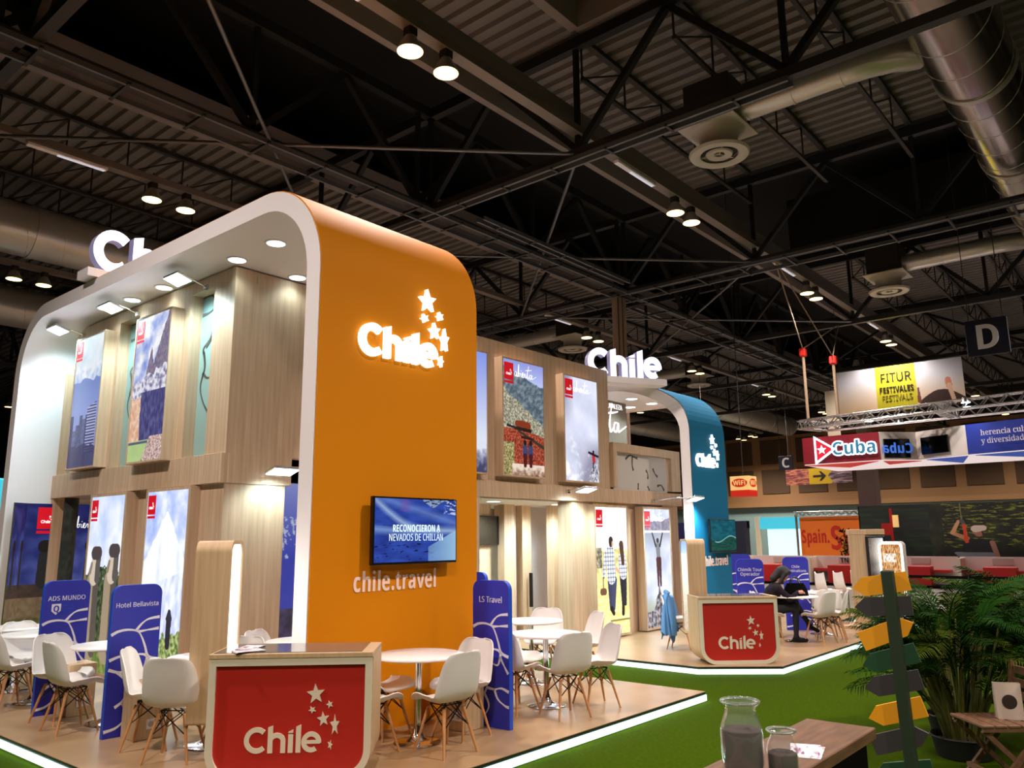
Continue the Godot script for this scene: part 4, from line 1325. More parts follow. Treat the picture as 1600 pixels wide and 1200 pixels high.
func hall() -> void:
	var s := new_st()
	box(s, Vector3(9.5, -0.004, -6.5), Vector3(24, 0.008, 22))
	struct("floor", s, M["green carpet"], "green carpet floor between the stands", "floor")
	s = new_st()
	box(s, Vector3(22.5, -0.158, -25), Vector3(81, 0.3, 74))
	struct("floor", s, M["hall concrete"], "dull grey hall floor beyond the green carpet", "floor")
	s = new_st()
	box(s, Vector3(23, 14.9, -25), Vector3(81, 0.3, 76))
	struct("ceiling", s, M["roof black"], "black high roof above the corrugated decks", "ceiling")
	for w in [["wall_left", Vector3(23, 7.5, -62.2), Vector3(81, 15, 0.4), "dark hall wall far behind the oak pavilion"], ["wall_right", Vector3(23, 7.5, 12.2), Vector3(81, 15, 0.4), "dark hall wall on the right"], ["wall_front", Vector3(-18.2, 7.5, -25), Vector3(0.4, 15, 74), "dark hall wall behind the viewer"], ["wall_back", Vector3(62.4, 7.5, -25), Vector3(0.4, 15, 74), "far hall wall with brown panels"]]:
		s = new_st()
		box(s, w[1], w[2])
		struct(w[0], s, M["steel brown"] if w[0] == "wall_back" else M["roof black"], w[3], "wall")
	# far wall: tan frame with brown panels above, a pale teal band below
	var wall: Node3D = get_node("wall_back")
	box_part("tan_cladding", Vector3(62.1, 6.9, -27), Vector3(0.2, 5.4, 70), M["hall panel"], wall)
	for k in 19:
		for r in 2:
			box_part("wall_panel", Vector3(61.98, 6.0 + r * 2.35, 4.0 - k * 2.9), Vector3(0.12, 1.9, 2.2), M["hall panel dark"], wall, 0.02)
	box_part("ledge", Vector3(61.8, 4.2, -27), Vector3(0.6, 0.35, 70), M["hall panel"], wall)
	box_part("teal_band", Vector3(62.1, 2.1, -27), Vector3(0.2, 3.8, 70), M["frosted glass"], wall)
	# roof decks and the walls of the raised wells
	deck(-17.0, 61.0, -61.0, -17.4, "corrugated roof deck beyond the dark raised well, far left")
	deck(-17.0, 19.6, -10.0, -8.1, "narrow corrugated roof deck strip beside the middle lamp row")
	deck(11.65, 19.6, -8.1, 11.0, "corrugated roof deck patch at the upper right")
	deck(27.85, 61.0, -10.0, 11.0, "corrugated roof deck patch beyond the second truss at the far right")
	for q in [[Vector3(22, 12.0, -17.3), Vector3(78, 1.0, 0.2), "grey well fascia under the black roof at the left"], [Vector3(22, 11.1, -10.1), Vector3(78, 0.9, 0.16), "brown edge beam beside the middle lamp row"], [Vector3(11.55, 12.7, 1.5), Vector3(0.2, 2.4, 19), "grey well fascia at the top of the view"], [Vector3(2.3, 12.7, -8.0), Vector3(18.4, 2.4, 0.2), "grey well fascia above the nearest lamps"], [Vector3(27.75, 12.7, 0.5), Vector3(0.2, 2.4, 21), "dark well fascia beyond the second truss"]]:
		s = new_st()
		box(s, q[0], q[1])
		struct("trim_1", s, M["roof black"] if q[0].x > 27.0 else M["fascia"], q[2], "fascia")
	# joists
	for i in 11:
		joist(-18.6 - i * 2.05, -6.0, 60.0, 14.0 if i < 7 else -9.0, "thin dark joist under the left roof deck, %s row from the raised well" % ORD[i])
	for i in 6:
		joist(-8.0 + i * 2.0, 11.7, 19.5, 99.0, "thin dark joist under the upper right roof deck, %s from the middle lamp row" % ORD[i])
	for i in 6:
		joist(-8.0 + i * 2.0, 27.9, 60.0, 36.0, "thin dark joist under the far right roof deck, %s from the middle lamp row" % ORD[i])
	# trusses
	truss(false, 3.55, -60.75, 4.05, 4.05, "dark roof truss crossing the top left corner")
	truss(false, 11.65, -60.75, 4.05, 4.05, "dark roof truss nearest the viewer, running over the orange arch to the top right")
	truss(false, 19.75, -60.75, 4.05, 4.05, "dark roof truss that meets the ribbed column, running to the right")
	truss(false, 27.85, -60.75, 4.05, 4.05, "dark roof truss beyond the ribbed column, third across the hall")
	truss(false, 35.95, -60.75, 4.05, 8.1, "distant dark roof truss, fourth across the hall", false)
	truss(false, 44.05, -60.75, 4.05, 8.1, "distant dark roof truss, fifth across the hall", false)
	truss(true, -12.15, -5.0, 60.0, 4.0625, "long dark roof truss from the left edge to the ribbed column and beyond")
	truss(true, -36.45, -5.0, 60.0, 8.125, "long dark roof truss far behind the oak pavilion", false)
	tray(true, -12.15, 8.86, 3.0, 19.6, 0.55, "grey ladder cable tray under the long truss, left of the ribbed column")
	tray(true, -11.4, 8.86, 12.5, 18.6, 0.2, "narrow grey cable tray beside the long truss, left of the ribbed column")
	tray(true, -12.3, 8.86, 20.0, 60.0, 0.8, "grey ladder cable tray under the long truss, beyond the ribbed column")
	tray(false, 19.75, 8.84, -24.0, 4.0, 0.75, "wide grey ladder cable tray under the truss that meets the ribbed column")
	tray(false, 11.65, 8.87, -18.0, -4.0, 0.22, "narrow grey cable tray under the nearest crossing truss")
	# lamp tracks and lamps
	var e := 30.0
	for r in [[-8.1, "middle"], [-16.2, "second"], [-24.2, "third"]]:
		var t := thing("lamp_track", "long thin lamp track of the %s lamp row" % r[1], "lamp track", Vector3(0, 9.45, r[0]))
		box_part("channel", Vector3(24, 0, 0), Vector3(68, 0.14, 0.22), M["pale sheet"], t)
		if r[0] > -9.0:
			box_part("side_board", Vector3(24, 0.45, -0.25), Vector3(68, 0.5, 0.05), M["fascia"], t)
		for k in 5:
			var b := thing("batten_light", "thin white batten light before the %s lamp pair of the %s row" % [ORD[k], r[1]], "light", Vector3(5.6 + k * 8.1, 9.3, r[0] + 0.02), 0.0, "thin batten lights on the lamp tracks")
			box_part("housing", Vector3(0, 0.035, 0), Vector3(1.5, 0.07, 0.12), M["white paint"], b, 0.01)
			box_part("tube", Vector3(0.25, -0.012, 0), Vector3(0.9, 0.024, 0.06), M["tube light"], b, 0.008)
		for k in 7:
			for j in 2:
				high_bay("round warm hall lamp, %s of the %s pair from the viewer in the %s row" % [["nearer", "farther"][j], ORD[k], r[1]], 7.32 + k * 8.1 + j * 0.76, r[0], e)
	for k in 2:
		high_bay("small distant warm lamp beyond the blue arch, %s of the pair" % ["left", "right"][k], 56.9 + k, -25.6, e, 2.5)
	high_bay("small warm lamp at the left edge beside the white arch leg", 15.0, -48.1, e, 2.5)
	for q in [[-0.8, -8.1, 5.7, "left of the view"], [-0.8, 0.0, 5.7, "straight above the viewer"], [7.7, 0.0, 5.7, "above the lower right foreground"], [-0.8, 8.1, 5.7, "behind the viewer"], [7.7, 8.1, 5.7, "far right of the viewer"], [15.8, 0.0, 2.5, "right of the large spiral duct"], [23.9, 0.0, 5.7, "right of the letter D board"]]:
		high_bay("added round warm hall lamp outside the picture, " + q[3], q[0], q[1], e * 2.4, q[2])  # extra unseen lamps, made stronger to brighten the fronts facing the viewer
	# bracing rods
	for i in 3:
		var x := 3.55 + i * 8.1
		tie_rod(Vector3(x, 9, -16.2), Vector3(x + 8.1, 9, -8.1), "thin grey tie rod slanting right and near in the %s bay from the left" % ORD[i])
		tie_rod(Vector3(x, 9, -8.1), Vector3(x + 8.1, 9, -16.2), "thin grey tie rod slanting right and away in the %s bay from the left" % ORD[i])
	# ribbed column
	var c := thing("ribbed_column", "tall ribbed steel column behind the small white roof letters", "column", Vector3(19.75, 0, -12.4))
	for k in 5:
		s = new_st()
		tube(s, [Vector3(-0.24 + k * 0.115, 0, -0.04 * (k % 2)), Vector3(-0.24 + k * 0.115, 8.9, -0.04 * (k % 2))], 0.085, 14)
		part("pipe", s, M["column bronze"] if k % 2 == 0 else M["brown column"], c)
	# air ducts
	spiral_duct("large shiny spiral duct running away at the upper right", -2.0, 10.05, 0.66, -6.0, 60.0, M["duct metal"])
	spiral_duct("large pale spiral duct at the left edge behind the roof letters", -22.9, 10.0, 0.7, -6.0, 60.0, M["galvanised"])
	spiral_duct("far pale spiral duct behind the pair of hooded lamps at the left", -31.0, 10.0, 0.7, -6.0, 60.0, M["galvanised"])
	diffuser("large round white air diffuser at the upper right, with a shiny branch duct", 13.62, -6.15, -2.0)
	diffuser("round air diffuser above the banner, with a shiny branch duct", 25.3, -6.24, -2.0)
	diffuser("round air diffuser left of the ribbed column", 25.0, -17.9, -22.9)
	diffuser("small distant air diffuser right of the small white roof letters", 35.4, -17.8, -22.9)

# ---------------------------------------------------------------- the pavilion
func arch_profile(z0: float, z1: float, top: float, r: float) -> PackedVector2Array:
	# an upside-down U in (-z, y), near leg first
	var p := PackedVector2Array([Vector2(-z1, 0.1), Vector2(-z1, top - r)])
	for k in range(1, 15):
		var a := deg_to_rad(90.0 * k / 14)
		p.append(Vector2(-z1 - r + r * cos(a), top - r + r * sin(a)))
	for k in 15:
		var a := deg_to_rad(90.0 + 90.0 * k / 14)
		p.append(Vector2(-z0 + r + r * cos(a), top - r + r * sin(a)))
	p.append(Vector2(-z0, 0.1))
	return p

func arch(label: String, z0: float, z1: float, top: float, r: float, t: float, x0: float, x1: float, skin: String, shear := 0.0) -> Node3D:
	# z0: outer face of the near leg, z1: outer face of the far leg
	var o := thing("portal_arch", label, "arch")
	var xf := Transform3D(BP, Vector3())
	var out := arch_profile(z0, z1, top, r)
	var inn := arch_profile(z0 - t, z1 + t, top - t, r - t)
	var outs := arch_profile(z0 + 0.012, z1 - 0.012, top + 0.012, r + 0.012)
	var s := new_st()
	if shear == 0.0:
		ring(s, out, inn, x0, x1, xf, false)
		part("white_body", s, M["white paint"], o)
		s = new_st()
		ring(s, outs, out, x0 + 0.012, x1, xf, false)
		part("painted_skin", s, M[skin], o, "smooth painted outer skin")
	else:
		# the front edge runs back at a slant: x0 falls with depth
		var n := out.size()
		var fx := func(p: Vector2) -> float:
			return x0 - shear * clampf(p.x + z0 - t, 0.0, 1.25)
		for w in 3:
			var q: PackedVector2Array = [out, inn, outs][w]
			if w == 2:
				part("white_body", s, M["white paint"], o)
				s = new_st()
			for k in n - 1:
				var a := q[k]
				var b := q[k + 1]
				var nn := Vector3(0, b.x - a.x, (b.y - a.y)) * (1.0 if w == 1 else -1.0)
				face(s, [xf * Vector3(a.x, a.y, fx.call(a)), xf * Vector3(b.x, b.y, fx.call(b)), xf * Vector3(b.x, b.y, x1), xf * Vector3(a.x, a.y, x1)], nn)
				if w == 0:
					face(s, [xf * Vector3(a.x, a.y, fx.call(a)), xf * Vector3(b.x, b.y, fx.call(b)), xf * Vector3(inn[k + 1].x, inn[k + 1].y, fx.call(inn[k + 1])), xf * Vector3(inn[k].x, inn[k].y, fx.call(inn[k]))], Vector3(-1, 0, 0))
					face(s, [xf * Vector3(a.x, a.y, x1), xf * Vector3(b.x, b.y, x1), xf * Vector3(inn[k + 1].x, inn[k + 1].y, x1), xf * Vector3(inn[k].x, inn[k].y, x1)], Vector3(1, 0, 0))
		part("painted_skin", s, M[skin], o, "smooth painted outer skin")
	return o

func roof_letters(label: String, xf: Transform3D, width: float, plate_w: float) -> void:
	var t := thing("roof_letters", label, "sign letters")
	t.transform = xf
	box_part("base_plate", Vector3(plate_w / 2 - 0.08, 0.06, -0.12), Vector3(plate_w, 0.12, 0.34), M["white paint"], t, 0.004)
	for k in 5:
		for f in 2:
			var key := "roof%d%d" % [k, f]
			if not shared.has(key):
				var s := logo_letters(k + 1, 1.25)
				s.set_material(M["letter glow"] if f == 0 else M["letter side"])
				shared[key] = s.commit()
			var lift := 0.13 + (0.0 if k in [1, 2, 3] else 0.008)
			part_of("letter_face" if f == 0 else "letter_body", shared[key], Transform3D(Basis().scaled(Vector3(width, width * 1.10, 0.008 if f == 0 else 0.07)), Vector3(0, lift, 0.0 if f == 0 else -0.079)), t)

func pavilion() -> void:
	var oak: Material = M["oak"]
	# ---- block under the orange arch: front plane x = 4.95, right side plane z = -8.54
	var t := thing("oak_pavilion", "two-storey oak pavilion block under the orange arch, with three tall windows upstairs", "pavilion")
	box_part("roof_band", Vector3(5.55, 5.03, -11.0), Vector3(1.2, 0.16, 4.90), oak, t)
	# upstairs front: piers round three recessed windows
	for q in [[-8.54, -9.02], [-9.57, -11.02], [-11.62, -12.95], [-13.44, -13.46]]:
		box_part("pier", Vector3(5.10, 3.89, (q[0] + q[1]) / 2), Vector3(0.30, 2.13, q[0] - q[1]), oak, t)
	box_part("side_wall", Vector3(5.86, 3.93, -8.60), Vector3(1.22, 2.22, 0.12), oak, t)
	var wn := 0
	for q in [[-9.02, -9.57], [-11.02, -11.62], [-12.95, -13.44]]:
		var g := box_part("window_pane", Vector3(5.11, 3.89, (q[0] + q[1]) / 2), Vector3(0.02, 2.13, q[0] - q[1]), M["frosted glass"], t)
		var s := new_st()
		var lines := [[[-0.25, 1.0], [-0.05, 0.99], [0.08, 0.90], [0.25, 0.96]], [[0.08, 0.90], [0.02, 0.80], [-0.1, 0.76], [-0.25, 0.75]], [[0.05, 0.60], [-0.02, 0.42], [-0.18, 0.30], [-0.16, 0.22]], [[0.27, 0.47], [0.06, 0.42], [-0.12, 0.31]],
			[[-0.17, 0.25], [-0.12, 0.05], [-0.2, -0.2], [-0.1, -0.42], [0.1, -0.62], [0.27, -0.8]], [[-0.16, -0.02], [-0.05, -0.1], [0.1, -0.08], [0.27, 0.02]]]
		for l in lines:
			var pts := []
			for p in l:
				pts.append(Vector2(clampf(p[0], -0.265, 0.265), p[1]))
			s = new_st()
			ribbon(s, curve(pts, 5), 0.018, 0, 0.004, Transform3D(BX, Vector3(5.098, 3.95, (q[0] + q[1]) / 2)), 0.05)
			part("web_line", s, M["grey web"], g)
		wn += 1
	# floor band between the storeys
	box_part("floor_band", Vector3(5.35, 2.655, -11.19), Vector3(0.90, 0.35, 5.30), oak, t, 0.003)
	box_part("side_band", Vector3(5.42, 2.655, -8.58), Vector3(0.86, 0.35, 0.10), oak, t)
	# ground floor: corner block, frames' backing and the end post
	box_part("corner_block", Vector3(5.37, 1.29, -8.82), Vector3(0.82, 2.38, 0.54), oak, t)
	box_part("backing_wall", Vector3(5.12, 1.29, -10.52), Vector3(0.24, 2.38, 2.90), oak, t)
	box_part("end_post", Vector3(5.10, 1.29, -13.58), Vector3(0.36, 2.38, 0.40), oak, t)
	box_part("inner_post", Vector3(5.45, 1.29, -12.35), Vector3(0.25, 2.38, 0.30), oak, t)
	# stone-dark column and the blue picture wall seen through the gap
	var s2 := new_st()
	tube(s2, [Vector3(5.06, 0.1, -13.05), Vector3(5.06, 2.48, -13.05)], 0.10, 24)
	tag(part("mottled_column", s2, M["brown stone"]), "dark mottled round column in the gap left of the statues poster", "column")
	var gw := thing("picture_wall", "blue picture wall with dark stone statues behind the oak end post", "picture wall")
	box_part("panel", Vector3(6.35, 1.25, -13.42), Vector3(0.9, 2.3, 0.03), M["navy booth"], gw)
	print_part(gw, "picture_print", 1.35, 2.30, 0.02, M["blue wall print"], Transform3D(Basis(), Vector3(5.25, 1.25, -13.41)))
	badge(gw, Transform3D(Basis(), Vector3(4.86, 2.18, -13.395)), 0.26)
	script_word(gw, Transform3D(Basis(), Vector3(5.22, 2.02, -13.396)), 0.5, M["badge white"])
	print_part(gw, "side_print", 0.34, 2.30, 0.02, M["blue wall print"], Transform3D(Basis(Vector3(0.8, 0, -0.6).normalized(), Vector3.UP, Vector3(0.6, 0, 0.8).normalized()), Vector3(4.48, 1.25, -13.34)))
	# narrow blue picture behind the orange leg
	var pk := thing("narrow_picture", "narrow blue mountain picture between the oak corner and the orange arch leg", "picture wall", Vector3(6.4, 1.34, -9.15))
	box_part("board", Vector3(0, 0, -0.02), Vector3(1.16, 2.46, 0.04), M["navy booth"], pk)
	print_part(pk, "picture_print", 1.14, 2.44, 0.01, M["peaks print"], Transform3D(Basis(), Vector3(0, 0, 0.006)))
	# posters of this block
	lightbox("lit_poster", "upstairs lit poster of a city below snowy mountains, left of two under the orange arch", Vector3(4.78, 3.85, -12.2), BX, 0.98, 1.99, 0.17, "city print", 0.19, false, 1.3, 0.025)
	lightbox("lit_poster", "upstairs lit poster of granite towers, right of two under the orange arch", Vector3(4.78, 3.81, -10.24), BX, 0.98, 1.99, 0.17, "towers print", 0.19, false, 1.3, 0.025)
	lightbox("lit_poster", "tall ground-floor lit poster of two stone statues", Vector3(4.83, 1.29, -11.27), BX, 1.10, 2.36, 0.17, "statues print", 0.19, false, 0.6)
	lightbox("lit_poster", "tall ground-floor lit poster of a bright snow slope with a lone figure", Vector3(4.83, 1.29, -9.62), BX, 1.10, 2.36, 0.17, "snow print", 0.19, false, 0.6)
	# ---- orange arch with its sign
	arch("huge orange arch with a white edge and white inside, framing the oak pavilion", -5.95, -13.65, 5.33, 1.0, 0.2, 4.295, 6.44, "orange paint")
	var sg := thing("wall_logo", "large lit white word and stars high on the orange arch face", "sign", Vector3(4.76, 3.58, -5.918))
	logo(sg, Transform3D(), 0.96, 0.05, M["sign glow"], true, 1.2)
	area(sg, Transform3D(Basis(Vector3.UP, PI), Vector3(0.5, 0.3, 0.06)), 1.0, 0.5, 0.12, Color(1, 0.98, 0.97))
	var ct := thing("web_address", "pale web address lettering below the television on the orange arch", "lettering", Vector3(5.305, 1.43, -5.932))
	text(ct, "chile.travel", 0.245, 0.006, M["print pink"], Transform3D(), true, "lettering", 0.80)
	tv("flat television with a snowy mountain film on the orange arch", Vector3(5.455, 1.90, -5.845), Basis(), 1.11, 0.635, "snow screen", 0.25)
	var cap := thing("screen_caption", "white caption text on the snowy mountain film", "caption", Vector3(5.45, 1.92, -5.8165))
	text(cap, "RECONOCIERON A", 0.092, 0.001, M["caption white"], Transform3D(Basis(), Vector3(0, 0.0, 0)), true, "caption_line", 0.78)
	text(cap, "NEVADOS DE CHILLÁN", 0.092, 0.001, M["caption white"], Transform3D(Basis(), Vector3(0.0, -0.085, 0)), false, "caption_line", 0.78)
	roof_letters("big white lit letters on top of the orange arch, partly hidden by its edge", Transform3D(Basis(), Vector3(4.25, 5.345, -11.0)), 1.62, 1.9)
	# ceiling lights under the orange arch
	var i := 0
	for q in [[4.85, -7.56], [4.86, -8.38], [5.73, -8.40], [4.80, -10.06], [4.78, -10.92], [4.72, -11.62]]:
		downlight("small round downlight in the white soffit of the orange arch, %s from its right leg" % ORD[i], Vector3(q[0], 5.128, q[1]), 0.125, 0.4)
		i += 1
	i = 0
	for z in [-9.2, -11.05, -12.85]:
		arm_light("flat arm floodlight above the upstairs windows under the orange arch, %s from the right" % ORD[i], Vector3(4.95, 4.98, z), Vector3(-1, 0, 0), 0.40, 4.0)
		i += 1
	arm_light("flat floodlight on an arm on the oak band beside the orange arch leg", Vector3(5.55, 2.62, -8.53), Vector3(0, 0, 1), 0.26, 1.4)
	# ---- rear wing to the right: front plane z = -8.1
	t = thing("oak_wing", "long oak wing of the pavilion right of the orange arch, with an open entry below", "pavilion")
	box_part("upper_wall", Vector3(9.42, 3.78, -8.25), Vector3(5.96, 2.22, 0.3), oak, t)
	box_part("floor_band", Vector3(10.7, 2.555, -8.19), Vector3(8.5, 0.25, 0.30), oak, t, 0.003)
	box_part("bright_pier", Vector3(11.47, 1.27, -8.24), Vector3(0.62, 2.34, 0.30), oak, t)
	box_part("pier", Vector3(12.98, 1.27, -8.28), Vector3(0.6, 2.34, 0.24), oak, t)
	box_part("pier", Vector3(14.65, 1.27, -8.28), Vector3(0.62, 2.34, 0.24), oak, t)
	box_part("backing_wall", Vector3(13.2, 1.27, -8.45), Vector3(3.4, 2.34, 0.1), oak, t)
	box_part("left_pier", Vector3(8.62, 1.27, -8.2), Vector3(0.34, 2.34, 0.3), oak, t)
	# entry recess
	box_part("entry_ceiling", Vector3(11.2, 2.47, -10.4), Vector3(6.0, 0.08, 4.4), M["white paint"], t)
	box_part("entry_back_wall", Vector3(11.4, 1.27, -11.5), Vector3(6.6, 2.34, 0.1), oak, t)
	for q in [[10.75, -9.95, 0.66], [11.38, -9.75, 0.30], [12.06, -9.9, 0.26], [12.62, -9.5, 0.5], [13.2, -9.2, 0.45]]:
		box_part("entry_fin", Vector3(q[0], 1.27, q[1]), Vector3(q[2], 2.34, 0.16), oak, t)
	box_part("entry_header", Vector3(11.75, 2.18, -10.1), Vector3(0.5, 0.5, 0.1), oak, t)
	box_part("dark_door", Vector3(11.9, 1.02, -10.15), Vector3(0.34, 1.84, 0.05), M["grey panel"], t, 0.0)
	box_part("door_pull", Vector3(12.05, 0.86, -9.72), Vector3(0.05, 0.62, 0.05), M["black plastic"], t)
	# upper glazed part right of the wing, its frame and panes
	t = thing("glazed_balcony", "oak framed balcony panel with torn-looking white glass beside the blue arch", "balcony")
	box_part("top_rail", Vector3(13.65, 3.46, -8.1), Vector3(2.5, 0.16, 0.16), oak, t)
	box_part("left_stile", Vector3(12.46, 3.05, -8.1), Vector3(0.12, 0.66, 0.16), oak, t)
	box_part("right_stile", Vector3(14.72, 3.05, -8.1), Vector3(0.36, 0.66, 0.16), oak, t)
	box_part("window_pane", Vector3(13.5, 3.03, -8.12), Vector3(1.98, 0.72, 0.02), M["frosted pale"], t)
	var s := new_st()
	for l in [[[-0.55, 0.22], [-0.4, 0.30], [-0.25, 0.28], [-0.12, 0.26]], [[-0.3, 0.30], [-0.32, 0.12], [-0.28, 0.02]], [[0.18, 0.05], [0.24, -0.02], [0.24, -0.12]], [[0.45, 0.10], [0.52, 0.0], [0.62, -0.06]], [[-0.12, -0.22], [-0.14, -0.34]], [[0.22, -0.26], [0.28, -0.34]], [[0.6, -0.24], [0.75, -0.22], [0.86, -0.32]]]:
		var pts := []
		for p in l:
			pts.append(Vector2(p[0], p[1]))
		s = new_st()
		ribbon(s, curve(pts, 5), 0.02, 0, 0.004, Transform3D(Basis(), Vector3(13.5, 3.05, -8.108)), 0.05)
		part("web_line", s, M["grey web"], t)
	# tagline wall behind
	t = thing("tagline_wall", "grey wall with a lit handwritten word beside the blue arch", "sign wall", Vector3(13.4, 4.15, -8.95))
	box_part("board", Vector3(0, 0, -0.06), Vector3(2.0, 1.3, 0.1), M["grey panel"], t)
	script_word(t, Transform3D(Basis(), Vector3(-0.62, -0.26, 0.03)), 1.55, M["sign glow"])
	text(t, "NATURALEZA", 0.14, 0.01, M["badge white"], Transform3D(Basis(), Vector3(0.42, 0.34, 0.0)))
	# posters of the wing
	lightbox("lit_poster", "lit poster seen only as a bright sliver behind the right edge of the orange arch", Vector3(8.35, 3.68, -7.93), Basis(), 1.02, 1.86, 0.17, "ice print", 0.0, false, 0.3, 0.025)
	lightbox("lit_poster", "upstairs lit poster of two hikers below a hut among red shrubs", Vector3(9.72, 3.68, -7.93), Basis(), 1.06, 1.86, 0.17, "hut print", 0.22, true, 0.4, 0.025)
	lightbox("lit_poster", "upstairs lit poster of a small figure in red before a cloud", Vector3(11.30, 3.66, -7.93), Basis(), 1.04, 1.84, 0.17, "cloud print", 0.22, true, 0.4, 0.025)
	lightbox("lit_poster", "tall lit poster of a couple in checked shirts seen from behind", Vector3(12.16, 1.25, -7.95), Basis(), 1.09, 2.26, 0.17, "couple print", 0.20, false, 0.5)
	lightbox("lit_poster", "tall lit poster of a man on a rock with raised arms", Vector3(13.76, 1.25, -7.95), Basis(), 1.05, 2.26, 0.17, "rock print", 0.20, true, 0.5)
	tv("black switched-off television inside the pavilion entry", Vector3(10.72, 1.96, -9.79), Basis(), 0.95, 0.52, "")
	i = 0
	for q in [[10.13, -8.96], [11.80, -10.2], [11.96, -9.0]]:
		downlight("round downlight in the entry ceiling of the oak wing, %s from the orange arch" % ORD[i], Vector3(q[0], 2.428, q[1]), 0.15, 8.0)
		i += 1
	arm_light("flat floodlight on an arm above the pale pier left of the couple poster", Vector3(10.95, 2.58, -8.03), Vector3(0, 0, 1), 0.40, 6.5)
	arm_light("flat floodlight on an arm beside the blue arch leg", Vector3(13.75, 2.50, -8.03), Vector3(0, 0, 1), 0.92, 6.5)
	# ---- blue arch with its sign
	arch("slender blue arch with a white edge at the far stand, beside the couple poster", -7.3, -10.6, 4.80, 0.95, 0.2, 14.0, 15.5, "teal paint", 1.35)
	sg = thing("wall_logo", "small lit white word and stars high on the blue arch face", "sign", Vector3(14.18, 3.16, -7.268))
	logo(sg, Transform3D(), 0.78, 0.04, M["sign glow"], true, 1.02)
	ct = thing("web_address", "pale web address lettering below the screen on the blue arch", "lettering", Vector3(14.80, 1.34, -7.282))
	text(ct, "chile.travel", 0.25, 0.006, M["print pink"], Transform3D(), true, "lettering", 0.80)
	tv("flat television with a green sea film on the blue arch", Vector3(14.98, 1.83, -7.2), Basis(), 1.13, 0.635, "sea screen", 0.12)
	roof_letters("smaller white lit letters on the roof edge left of the blue arch", Transform3D(Basis(Vector3(0.866, 0, 0.5), Vector3.UP, Vector3(-0.5, 0, 0.866)), Vector3(12.12, 4.68, -8.32)), 1.42, 1.72)
	i = 0
	for q in [[13.9, -8.5], [14.7, -8.5], [14.8, -9.1]]:
		downlight("round downlight in the white soffit of the blue arch, %s from the left" % ORD[i], Vector3(q[0], 4.598, q[1]), 0.14, 2.0)
		i += 1

